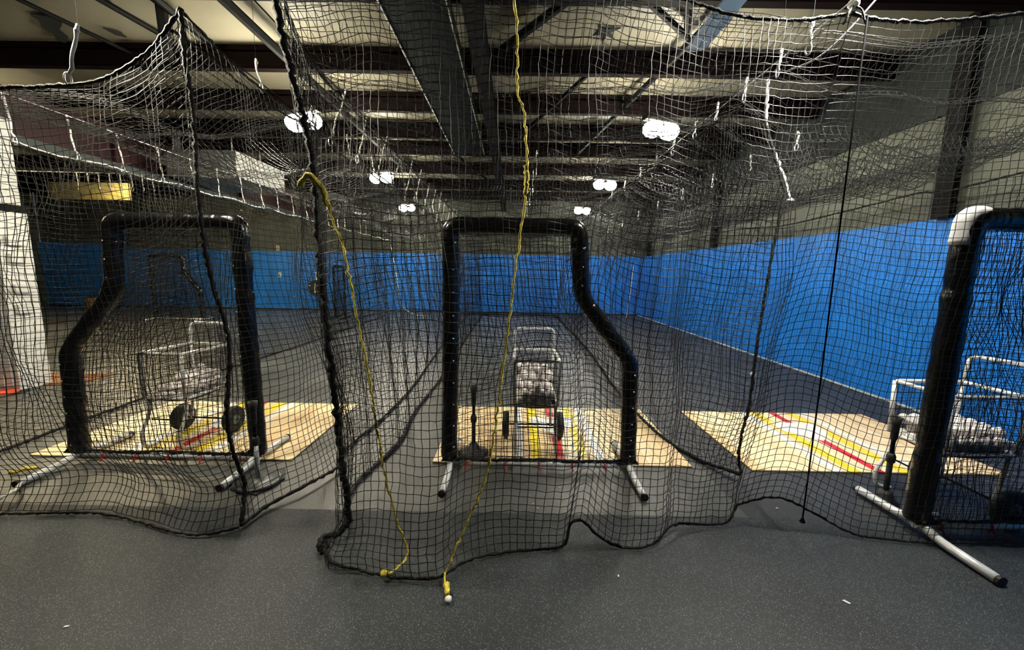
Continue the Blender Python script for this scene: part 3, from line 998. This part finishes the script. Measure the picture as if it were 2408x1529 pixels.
tie((-2.31, 2.2, 2.76), (-2.40, 2.2, 2.49), 'knotted front ties', 'thick knotted white tie cord holding the front rope of the left cage', 0.009, True)
for q in range(8):
    xx = -7.7 + q * 0.19
    tie((xx, 7.0, 3.12), (xx + 0.01, 7.0, 2.86), 'white tie cords of the far net beyond the left cage', 'white tie cord in the level row hanging beyond the left cage', 0.008)
cable([(-9.5, 7.0, 3.14), (-7.2, 7.0, 3.12), (-4.0, 7.0, 3.06)], 'level white rope with tie cords stretched beyond the left cage', 0.007, 'cord')
big = empty('tie_cord', (1.73, 2.2, 2.93))
tag(big, 'thick white cord knot holding the front rope at the top right corner post', 'cord', 'knotted front ties')
rope('cord', [(0, 0, 0.12), (0.005, 0, 0.05), (0, 0, 0.0), (0.0, 0, -0.06)], 0.012, 'cord', big, seed=31, ground=False)
mb = MB(); mb.lathe([(0.004, 0.03), (0.024, 0.012), (0.026, -0.01), (0.006, -0.03)], 10, (0, 0, -0.02))
mb.build('knot', 'cord', big, smooth=True)
for sx in (-1, 1):
    rope('tail', [(0, 0, -0.03), (sx * 0.03, -0.02, -0.06), (sx * 0.055, -0.02, -0.13)], 0.006, 'rope', big, seed=33 + sx, ground=False)

cordthing = empty('edge_cord', (1.66, 2.75, 2.75))
tag(cordthing, 'long white cord running from the roof net to the edge rope by the blue wall', 'cord')
rope('cord', [(0, 0, 0.05), (0.005, 0, -0.12), (0.02, -0.01, -0.3), (0.07, -0.05, -0.45), (0.13, -0.08, -0.62), (0.165, -0.09, -0.73)], 0.010, 'cord', cordthing, seed=41, ground=False)
mb = MB(); mb.lathe([(0.004, 0.02), (0.02, 0.008), (0.02, -0.008), (0.004, -0.02)], 10, (0.17, -0.09, -0.74))
mb.build('knot', 'cord', cordthing, smooth=True)
kn = MB(); kn.lathe([(0.004, 0.02), (0.018, 0.008), (0.018, -0.008), (0.004, -0.02)], 10, (0.06, -0.06, -1.94))
kn.build('knot', 'cord', cordthing, smooth=True)

pull = empty('pull_cord', (1.76, 2.14, 2.82))
tag(pull, 'thin black pull cord hanging straight down in front of the blue wall', 'cord')
mb = MB(); mb.tube([(0, 0, 0), (-0.005, 0, -1.0), (-0.003, 0, -2.0), (-0.006, 0, -2.74)], 0.0042, 6)
mb.build('cord', 'thincord', pull, smooth=True)
mb = MB(); mb.lathe([(0.003, 0.02), (0.009, 0.0), (0.016, -0.02), (0.004, -0.022)], 10, (-0.006, 0, -2.75))
mb.build('knot', 'rope', pull, smooth=True)

for pts, lab in (([(-4.2, 13.2, 2.5), (-4.0, 13.2, 1.3), (-3.85, 13.2, 0.35), (-3.3, 13.1, 0.03), (-2.9, 13.0, 0.02)], 'thin white cord hanging far off before the blue wall left of the middle screen'),
                 ([(4.05, 13.2, 2.3), (4.0, 13.2, 1.2), (3.9, 13.2, 0.05)], 'thin white cord hanging far off in the corner of the blue walls')):
    o = rope('far_cord', pts, 0.014, 'cord', None, seed=61)
    tag(o, lab, 'cord')

# ------------------------------------------------------------------ yellow ropes
yr = empty('yellow_rope', (0, -0.05, 0))
tag(yr, 'yellow rope knotted round the black corner rope and trailing down to the floor', 'rope', 'yellow ropes')
rope('strand', [(-0.965, 1.93, 1.92), (-0.92, 1.92, 1.90), (-0.885, 1.92, 1.82), (-0.86, 1.92, 1.72), (-0.81, 1.90, 1.62), (-0.765, 1.89, 1.35), (-0.715, 1.88, 1.08), (-0.67, 1.87, 0.75), (-0.63, 1.87, 0.48), (-0.58, 1.88, 0.22), (-0.53, 1.88, 0.05), (-0.56, 1.80, 0.02), (-0.61, 1.76, 0.02)], 0.0058, 'yellow', yr, fuzz=0.006, seed=51)
rope('knot', [(-1.015, 1.93, 1.885), (-0.99, 1.92, 1.93), (-0.95, 1.92, 1.93), (-0.91, 1.92, 1.88), (-0.885, 1.92, 1.80)], 0.013, 'yellow', yr, fuzz=0.006, seed=52)
mb = MB(); mb.lathe([(0.004, 0.02), (0.02, 0.01), (0.02, -0.006), (0.004, -0.016)], 8, (-0.61, 1.755, 0.03))
mb.build('end_knot', 'yellow', yr, smooth=True)
yr2 = empty('yellow_rope', (0, -0.03, 0))
tag(yr2, 'long yellow rope hanging from above down over the middle net to the floor', 'rope', 'yellow ropes')
rope('strand', [(-0.05, 1.86, 3.0), (-0.02, 1.85, 2.68), (0.0, 1.85, 2.45), (0.0, 1.85, 2.3), (0.04, 1.85, 2.16), (0.05, 1.85, 1.92), (0.03, 1.85, 1.7), (0.01, 1.85, 1.55), (-0.03, 1.84, 1.18), (-0.11, 1.82, 0.56), (-0.20, 1.80, 0.30), (-0.29, 1.75, 0.09), (-0.31, 1.72, 0.03), (-0.29, 1.66, 0.02), (-0.275, 1.625, 0.02)], 0.0054, 'yellow', yr2, fuzz=0.006, seed=53)
rope('frayed_end', [(-0.295, 1.69, 0.02), (-0.285, 1.65, 0.025), (-0.28, 1.63, 0.02)], 0.012, 'yellow', yr2, fuzz=0.006, per=0.01, seed=54)
rope('splice', [(0.045, 1.85, 1.99), (0.05, 1.85, 1.92), (0.045, 1.85, 1.86)], 0.011, 'yellow', yr2, per=0.01, seed=55)
mb = MB(); mb.lathe([(0.004, 0.012), (0.016, 0.006), (0.016, -0.006), (0.004, -0.012)], 8, (-0.275, 1.605, 0.018))
mb.build('end_knot', 'foam', yr2, smooth=True)
yr3 = rope('yellow_rope', [(-3.60, 2.58, 0.02), (-3.53, 2.62, 0.025), (-3.50, 2.66, 0.02)], 0.013, 'yellow', None, seed=56)
tag(yr3, 'short end of yellow rope on the floor at the left edge', 'rope', 'yellow ropes')
wh = rope('loose_cord', [(-3.35, 2.45, 0.02), (-3.22, 2.32, 0.05), (-3.17, 2.20, 0.06), (-3.2, 2.12, 0.02), (-3.3, 2.08, 0.02)], 0.010, 'cord', None, seed=57)
tag(wh, 'pale loop of loose cord on the floor at the left edge', 'cord')

# ------------------------------------------------------------------ padded screens
def lsampler(pts, step):
    return resample(np.array(pts), max(3, int(length(pts) / step)))


def pad_tube(name, pts, root, r=0.060, seed=0, mt='vinyl'):
    C = lsampler(pts, 0.018)
    k = len(C)
    rs = np.random.RandomState(seed)
    rad = r * (1 + 0.035 * np.interp(np.arange(k), np.arange(0, k + 4, 3), rs.normal(0, 1, len(np.arange(0, k + 4, 3)))))
    rad[0] *= 0.9; rad[-1] *= 0.9
    mb = MB(); mb.tube(C, rad, 14)
    return mb.build(name, mt, root, smooth=True)


def make_screen(loc, mirror, label, seed, foam=False, width=1.36, simple=False, foot=0.39):
    """pipe screen: tall post at local x=0, the cut-out side at +x (or -x when mirrored)"""
    root = empty('pitching_screen', loc)
    tag(root, label, 'screen', 'padded pitching screens')
    s = -1 if mirror else 1

    def q(x, z, y=0.0): return (s * x, y, z)
    H = 1.83
    w1, w2 = 0.915, width
    outline = [q(0, 0.06), q(0, H), q(w1, H), q(w1 + 0.04, 1.34), q(w2 - 0.03, 0.86), q(w2, 0.06)]
    core = fillet([outline[0], outline[1], outline[2], outline[3], outline[4], outline[5]], 0.12)
    mb = MB(); mb.tube(core, 0.022, 8)
    mb.build('frame_pipe', 'galv', root, smooth=True)
    pad_tube('post_pad', fillet([q(-0.015, 0.08), q(0, 0.9), q(0.005, H - 0.10)], 0.3), root, seed=seed)
    pad_tube('corner_pad', fillet([q(0.003, H - 0.13), q(0.006, H - 0.005), q(0.16, H)], 0.11), root, 0.063, seed=seed + 1)
    pad_tube('top_pad', [q(0.13, H), q(w1 - 0.12, H)], root, 0.061, seed=seed + 2)
    pad_tube('corner_pad', fillet([q(w1 - 0.15, H), q(w1, H - 0.005), q(w1 + 0.012, H - 0.15)], 0.11), root, 0.063, seed=seed + 3)
    pad_tube('upper_side_pad', fillet([q(w1 + 0.012, H - 0.13), q(w1 + 0.038, 1.36), q(w1 + 0.10, 1.25)], 0.12), root, 0.061, seed=seed + 4)
    pad_tube('slant_pad', [q(w1 + 0.085, 1.275), q(w2 - 0.075, 0.925)], root, 0.060, seed=seed + 5)
    pad_tube('lower_side_pad', fillet([q(w2 - 0.09, 0.945), q(w2 - 0.025, 0.85), q(w2, 0.08)], 0.10), root, 0.061, seed=seed + 6)
    if foam:
        pad_tube('exposed_foam', fillet([q(-0.030, H - 0.14, -0.004), q(-0.020, H + 0.022, -0.004), q(0.085, H + 0.024, -0.004)], 0.10), root, 0.046, seed=seed + 8, mt='foam')
    # base bar and feet
    mb = MB(); mb.tube([q(-0.02, 0.05), q(w2 + 0.02, 0.05)], 0.024, 10)
    mb.build('base_bar', 'galv', root, smooth=True)
    for x in (0.0, w2):
        mb = MB(); mb.tube(fillet([q(x + 0.05 * 0, 0.026, -foot), q(x, 0.034, -0.12), q(x, 0.075, 0), q(x, 0.046, 0.12), q(x, 0.041, foot)], 0.12), 0.025, 10)
        ft = mb.build('foot', 'galv', root, smooth=True)
        for sy in (-1, 1):
            mb = MB(); mb.tube([q(x, 0.026 if sy < 0 else 0.041, sy * (foot - 0.005)), q(x, 0.026 if sy < 0 else 0.041, sy * (foot + 0.012))], 0.0262, 10)
            mb.build('end_cap', 'rubber', ft)
        mb = MB(); mb.prism([(-0.07, -0.02), (0.07, -0.02), (0.035, 0.03), (-0.035, 0.03)], 0.0, 0.006)
        br = mb.build('foot_bracket', 'steelblk', root)
        br.location = q(x, 0.10, -0.045)
        br.rotation_euler = (math.radians(70), 0, 0)
    # the net, clipped to the outline
    def xmax(z):
        return float(np.interp(z, [0.0, 0.86, 1.30, 1.36, H], [w2, w2 - 0.03, w1 + 0.06, w1 + 0.04, w1]))
    cell = 0.043
    b = int(H / cell) + 1
    a = 33
    zz = np.linspace(0.06, H - 0.02, b)
    rs = np.random.RandomState(seed)
    P = np.zeros((a, b, 3))
    wv = wob((a, b), seed + 9, 6, 0.5, 3.0)
    wv2 = wob((a, b), seed + 10, 6, 0.5, 3.0)
    for j, z in enumerate(zz):
        xs = np.linspace(0.0, xmax(z), a)
        P[:, j, 0] = s * xs
        P[:, j, 2] = z
    e = (np.sin(math.pi * np.linspace(0, 1, a))[:, None] * np.sin(math.pi * np.linspace(0, 1, b))[None, :]) ** 0.5
    P[..., 1] = 0.05 * e * wv + 0.03 * e
    P[..., 0] += 0.012 * wv2 * e
    P[..., 2] += 0.012 * wv * e
    add_net(P, 'screen_net', root, seed + 20, 0.0018, 0.003)
    P2_ = P.copy()
    P2_[..., 1] = 0.02 - 0.045 * e * wv2
    P2_[..., 0] += 0.02 * e * wv
    P2_[..., 2] += 0.018 * e
    add_net(P2_, 'screen_net', root, seed + 21, 0.0016, 0.003)
    rope('net_hem', [q(0.05, 0.085, -0.01), q(0.3, 0.08, -0.012), q(0.7, 0.088, -0.01), q(1.0, 0.08, -0.012), q(w2 - 0.05, 0.09, -0.01)], 0.010, 'rope', root, seed=seed)
    if not simple:
        for x in (0.12, 0.42, 0.68, 0.93, 1.18):
            mb = MB(); mb.tube([(s * x, 0.028 * math.cos(t), 0.05 + 0.030 * math.sin(t)) for t in np.linspace(0, 2 * math.pi, 10, endpoint=False)], 0.005, 5, closed=True)
            zt = mb.build('zip_tie', 'red', root)
            mb = MB(); mb.tube([(s * x, -0.03, 0.04), (s * (x + 0.005), -0.045, 0.0 + 0.012)], 0.006, 5)
            mb.build('tail', 'red', zt)
        # snaps that close the pads
        snaps = [(0.03, 0.2 + 0.165 * k_) for k_ in range(9)] + [(w2 - 0.005, 0.15 + 0.125 * k_) for k_ in range(6)] + [(w1 + 0.03, 1.42 + 0.13 * k_) for k_ in range(3)]
        mb0 = MB(); mb0.lathe([(0.006, 0.0), (0.006, -0.003), (0.003, -0.005)], 8, (0, 0, 0), 'y')
        me = None
        for (x, z) in snaps:
            if me is None:
                o = mb0.build('snap', 'zinc', root, smooth=True); me = o.data
            else:
                o = bpy.data.objects.new('snap', me); link(o); o.parent = root
            o.location = (s * x, -0.060, z)
    return root


make_screen((-0.46, 2.80, 0), False, 'black padded screen with cut-out upper corner, standing in the middle cage', 200)
make_screen((-1.97, 2.82, 0), True, 'black padded screen with cut-out upper corner, standing in the left cage', 300, width=1.38)
make_screen((2.44, 2.14, 0), False, 'black padded screen cut off by the right edge, with white foam showing at its corner', 400, foam=True, foot=0.40)
make_screen((-10.3, 11.0, 0), False, 'distant black padded screen standing before the far blue wall', 500, simple=True)

sp = empty('net_stand', (-5.42, 12.0, 0))
tag(sp, 'narrow dark net stand seen edge-on before the far blue wall', 'stand')
mb = MB(); mb.tube(fillet([(-0.17, 0, 0.05), (-0.17, 0, 1.62), (0.15, 0, 1.62), (0.15, 0, 0.05)], 0.05), 0.035, 8)
mb.build('frame', 'vinyl', sp, smooth=True)
mb = MB(); mb.tube([(-0.17, -0.4, 0.03), (-0.17, 0.4, 0.03)], 0.025, 8); mb.build('foot', 'steelblk', sp, smooth=True)
mb = MB(); mb.tube([(0.15, -0.4, 0.03), (0.15, 0.4, 0.03)], 0.025, 8); mb.build('foot', 'steelblk', sp, smooth=True)
Pn = np.zeros((11, 40, 3))
Pn[..., 0] = np.linspace(-0.17, 0.15, 11)[:, None]
Pn[..., 2] = np.linspace(0.08, 1.62, 40)[None, :]
Pn[..., 1] = 0.03 * wob((11, 40), 5)
add_net(Pn, 'netting', sp, 77, 0.006, 0.003)

# ------------------------------------------------------------------ batting tees
def make_tee(loc, label, h=0.55, plate=True, rz=0.0, flare=False, br=0.12):
    root = empty('batting_tee', loc, rz)
    tag(root, label, 'tee', 'batting tees')
    if plate:
        mb = MB(); mb.prism([(-0.16, 0.14), (-0.16, -0.02), (0.0, -0.17), (0.16, -0.02), (0.16, 0.14)], 0.0, 0.014)
        mb.build('base_plate', 'rubber', root, bevel=0.004)
        mb = MB(); mb.lathe([(0.145, 0.014), (0.145, 0.026), (0.135, 0.034), (0.115, 0.030), (0.06, 0.034), (0.045, 0.045), (0.03, 0.055)], 28)
        mb.build('weight_disc', 'discgrey' if not flare else 'rubber', root, smooth=True)
    else:
        mb = MB(); mb.lathe([(br, 0.0), (br * 1.04, 0.014), (br * 0.75, 0.03), (0.045, 0.05), (0.03, 0.09)], 24)
        mb.build('base_plate', 'rubber', root, smooth=True)
    hz = h * 0.55
    mb = MB(); mb.tube([(0, 0, 0.04), (0, 0, hz)], 0.016, 12)
    mb.build('lower_tube', 'galv' if not flare else 'rubber', root, smooth=True)
    mb = MB(); mb.lathe([(0.018, hz - 0.045), (0.024, hz - 0.04), (0.026, hz), (0.018, hz + 0.02)], 14)
    mb.build('clamp_collar', 'rubber', root, smooth=True)
    mb = MB(); mb.tube([(0, 0, hz), (0, 0, h)], 0.012, 10)
    mb.build('upper_tube', 'steelblk', root, smooth=True)
    mb = MB(); mb.lathe([(0.014, h - 0.16), (0.020, h - 0.14), (0.022, h - 0.05), (0.032, h), (0.026, h), (0.016, h - 0.03)], 14)
    mb.build('rubber_cup', 'rubber', root, smooth=True)
    return root


make_tee((-1.775, 2.53, 0), 'batting tee with grey tube and round weighted base in front of the left screen post', 0.60, True, 0.5)
make_tee((-0.31, 3.02, 0.0142), 'all black batting tee behind the left post of the middle screen', 0.57, False, 0.0, True)
make_tee((2.545, 2.45, 0), 'black batting tee beside the right screen and its ball cart', 0.60, False, 0.8, True, 0.072)

# ------------------------------------------------------------------ ball carts
def ring_pts(x0, x1, y0, y1, z, r=0.03):
    return fillet([(x0, y0, z), (x1, y0, z), (x1, y1, z), (x0, y1, z)], r, 4, closed=True)


def make_cart(loc, rz, label):
    """wheeled basket cart; near end (no wheels) at local y=0, handle at y=L, basket width along x"""
    root = empty('ball_cart', loc, rz)
    tag(root, label, 'cart', 'wheeled ball carts')
    hw, L, zt, zb = 0.18, 0.47, 0.80, 0.43
    r = 0.0125
    mb = MB(); mb.tube(ring_pts(-hw, hw, 0, L, zt), r, 8, closed=True)
    mb.build('top_rim', 'cartpipe', root, smooth=True)
    mb = MB(); mb.tube(ring_pts(-hw + 0.005, hw - 0.005, 0.01, L - 0.01, zb), r, 8, closed=True)
    mb.build('tray_rim', 'cartpipe', root, smooth=True)
    for sx in (-1, 1):
        for yy in (0.0, L):
            mb = MB(); mb.tube([(sx * hw, yy, zt), (sx * (hw - 0.004), yy + (0.008 if yy == 0 else -0.008), zb)], r * 1.1, 8)
            mb.build('corner_post', 'cartpipe', root, smooth=True)
    for sx in (-1, 1):
        mb = MB(); mb.tube(fillet([(sx * (hw - 0.02), 0.03, zb), (sx * (hw - 0.02), 0.02, 0.30), (sx * (hw - 0.02), -0.07, 0.14), (sx * (hw - 0.02), -0.05, 0.03), (sx * (hw - 0.02), 0.06, 0.015)], 0.07), r, 8)
        mb.build('front_leg', 'cartpipe', root, smooth=True)
        mb = MB(); mb.tube([(sx * (hw - 0.02), L - 0.03, zb), (sx * (hw - 0.02), L - 0.08, 0.105)], r, 8)
        mb.build('rear_leg', 'cartpipe', root, smooth=True)
        wheel = MB()
        wheel.lathe([(0.05, -0.024), (0.097, -0.029), (0.116, -0.02), (0.119, 0.0), (0.116, 0.02), (0.097, 0.029), (0.05, 0.024)], 24, (0, 0, 0), 'x')
        wo = wheel.build('wheel', 'rubber', root, smooth=True)
        wo.location = (sx * (hw + 0.065), L - 0.08, 0.119)
        hub = MB(); hub.lathe([(0.008, -0.034), (0.02, -0.03), (0.046, -0.024), (0.046, 0.024), (0.02, 0.03), (0.008, 0.034)], 16, (0, 0, 0), 'x')
        hub.build('hub', 'unitgrey', wo, smooth=True)
    mb = MB(); mb.tube([(-hw - 0.10, L - 0.08, 0.119), (hw + 0.10, L - 0.08, 0.119)], 0.008, 8)
    mb.build('axle', 'steelblk', root, smooth=True)
    mb = MB(); mb.tube([(-hw + 0.02, 0.03, 0.24), (hw - 0.02, 0.03, 0.24)], 0.006, 6)
    mb.build('cross_brace', 'steelblk', root, smooth=True)
    mb = MB(); mb.tube(fillet([(-hw, L, zt), (-hw, L + 0.02, zt + 0.19), (hw, L + 0.02, zt + 0.19), (hw, L, zt)], 0.06), r, 8)
    mb.build('handle', 'cartpipe', root, smooth=True)
    # hanging cloth floor of the basket
    nx, ny = 13, 15
    V, F = [], []
    for i in range(nx):
        for j in range(ny):
            u, v = i / (nx - 1), j / (ny - 1)
            d = (math.sin(math.pi * u) * math.sin(math.pi * v)) ** 0.7
            V.append((-hw + 0.01 + u * (2 * hw - 0.02), 0.015 + v * (L - 0.03), zb - 0.012 - 0.055 * d))
    for i in range(nx - 1):
        for j in range(ny - 1):
            F.append((i * ny + j, (i + 1) * ny + j, (i + 1) * ny + j + 1, i * ny + j + 1))
    mb = MB(); mb.add(V, F)
    lo = mb.build('basket_floor', 'liner', root, smooth=True)
    so = lo.modifiers.new('thick', 'SOLIDIFY'); so.thickness = 0.006
    # net walls of the basket
    per = resample(np.array(ring_pts(-hw, hw, 0, L, 0) + [ring_pts(-hw, hw, 0, L, 0)[0]]), 43)
    b = 10
    P = np.zeros((len(per), b, 3))
    for j in range(b):
        P[:, j, :2] = per[:, :2]
        P[:, j, 2] = zb + (zt - zb) * j / (b - 1)
    add_net(P, 'basket_net', root, int(abs(loc[0]) * 50), 0.0014, 0.002)
    return root


def ball_mesh():
    r = 0.0366
    V, F, mi = [], [], []
    n, mseg = 14, 9
    mb = MB()
    prof = [(max(0.0015, r * math.sin(math.pi * i / mseg)), -r * math.cos(math.pi * i / mseg)) for i in range(mseg + 1)]
    mb.lathe(prof, n)
    return mesh_np('baseball', mb.v, mb.f, True), r


BALL, BR = ball_mesh()
BALL.materials.append(M['ball'])
sm = MB()
A_ = 0.44
sp_ = []
for t in np.linspace(0, 2 * math.pi, 30, endpoint=False):
    # the curved seam of a ball
    x_ = math.cos(t) + A_ * math.cos(3 * t) * 0.55
    y_ = math.sin(t) - A_ * math.sin(3 * t) * 0.55
    z_ = 2 * math.sqrt(0.24) * math.sin(2 * t)
    v_ = np.array([x_, y_, z_]); v_ /= np.linalg.norm(v_)
    sp_.append(v_ * (BR * 1.002))
sm.tube(sp_, 0.0008, 4, closed=True)
SEAM = mesh_np('stitching', sm.v, sm.f, True)
SEAM.materials.append(M['seam'])


def fill_cart(loc, rz, where, heap, seed):
    """a heap of balls lying in the basket, layer on layer, heap(u,v) giving the number of layers"""
    rnd = random.Random(seed)
    hw, L, zb = 0.18, 0.47, 0.43
    d = 2 * BR * 1.01
    ca, sa = math.cos(rz), math.sin(rz)
    lay = 0
    for lay in range(5):
        z = loc[2] + zb - 0.028 + BR + lay * d * 0.72
        ox = (lay % 2) * d / 2
        j = 0
        y = 0.048 + (lay % 2) * d / 2
        while y < L - 0.045:
            x = -hw + 0.052 + ox
            while x < hw - 0.048:
                u, v = (x + hw) / (2 * hw), y / L
                if lay < heap(u, v):
                    o = bpy.data.objects.new('baseball', BALL)
                    link(o)
                    o.location = (loc[0] + x * ca - y * sa, loc[1] + x * sa + y * ca, z)
                    o.rotation_euler = (rnd.uniform(0, 6), rnd.uniform(0, 6), rnd.uniform(0, 6))
                    tag(o, 'white leather baseball heaped in the cart ' + where, 'baseball', 'baseballs in the cart ' + where)
                    s_ = bpy.data.objects.new('stitching', SEAM)
                    link(s_)
                    s_.parent = o
                x += d
            y += d
        lay += 1


CARTS = [((-2.82, 3.0, 0.0145), -0.06, 'behind the left screen', lambda u, v: 1.2 + 2.3 * v - 0.8 * abs(u - 0.5)),
         ((0.195, 2.98, 0.0145), 0.0, 'behind the middle screen', lambda u, v: 1.1 + 4.2 * v - 2.2 * abs(u - 0.5)),
         ((2.68, 2.45, 0), -math.pi / 2, 'behind the right screen', lambda u, v: 1.1 + 1.7 * math.sin(math.pi * (0.2 + 0.6 * v)))]
for loc, rz, where, heap in CARTS:
    make_cart(loc, rz, 'grey pipe ball cart with net basket of balls standing ' + where)
    fill_cart(loc, rz, where, heap, int(loc[0] * 10))

# ------------------------------------------------------------------ loose bits on the floor
for k_, (x, y, s_) in enumerate(((1.75, 2.35, 0.010), (0.15, 2.35, 0.009), (0.35, 2.55, 0.008), (1.10, 2.5, 0.009), (0.55, 1.75, 0.009), (1.58, 1.62, 0.016), (-1.85, 1.42, 0.010), (-2.0, 1.3, 0.007), (0.18, 2.3, 0.010))):
    mb = MB(); mb.prism([(-s_, -s_ * 0.35), (s_ * 0.8, -s_ * 0.4), (s_, s_ * 0.2), (-s_ * 0.5, s_ * 0.45)], 0.0005, 0.004)
    o = mb.build('paper_scrap', 'foam')
    o.location = (x, y, 0)
    o.rotation_euler = (0, 0, k_ * 1.1)
    tag(o, 'tiny white scrap lying on the dark rubber floor', 'scrap', 'white scraps on the floor')
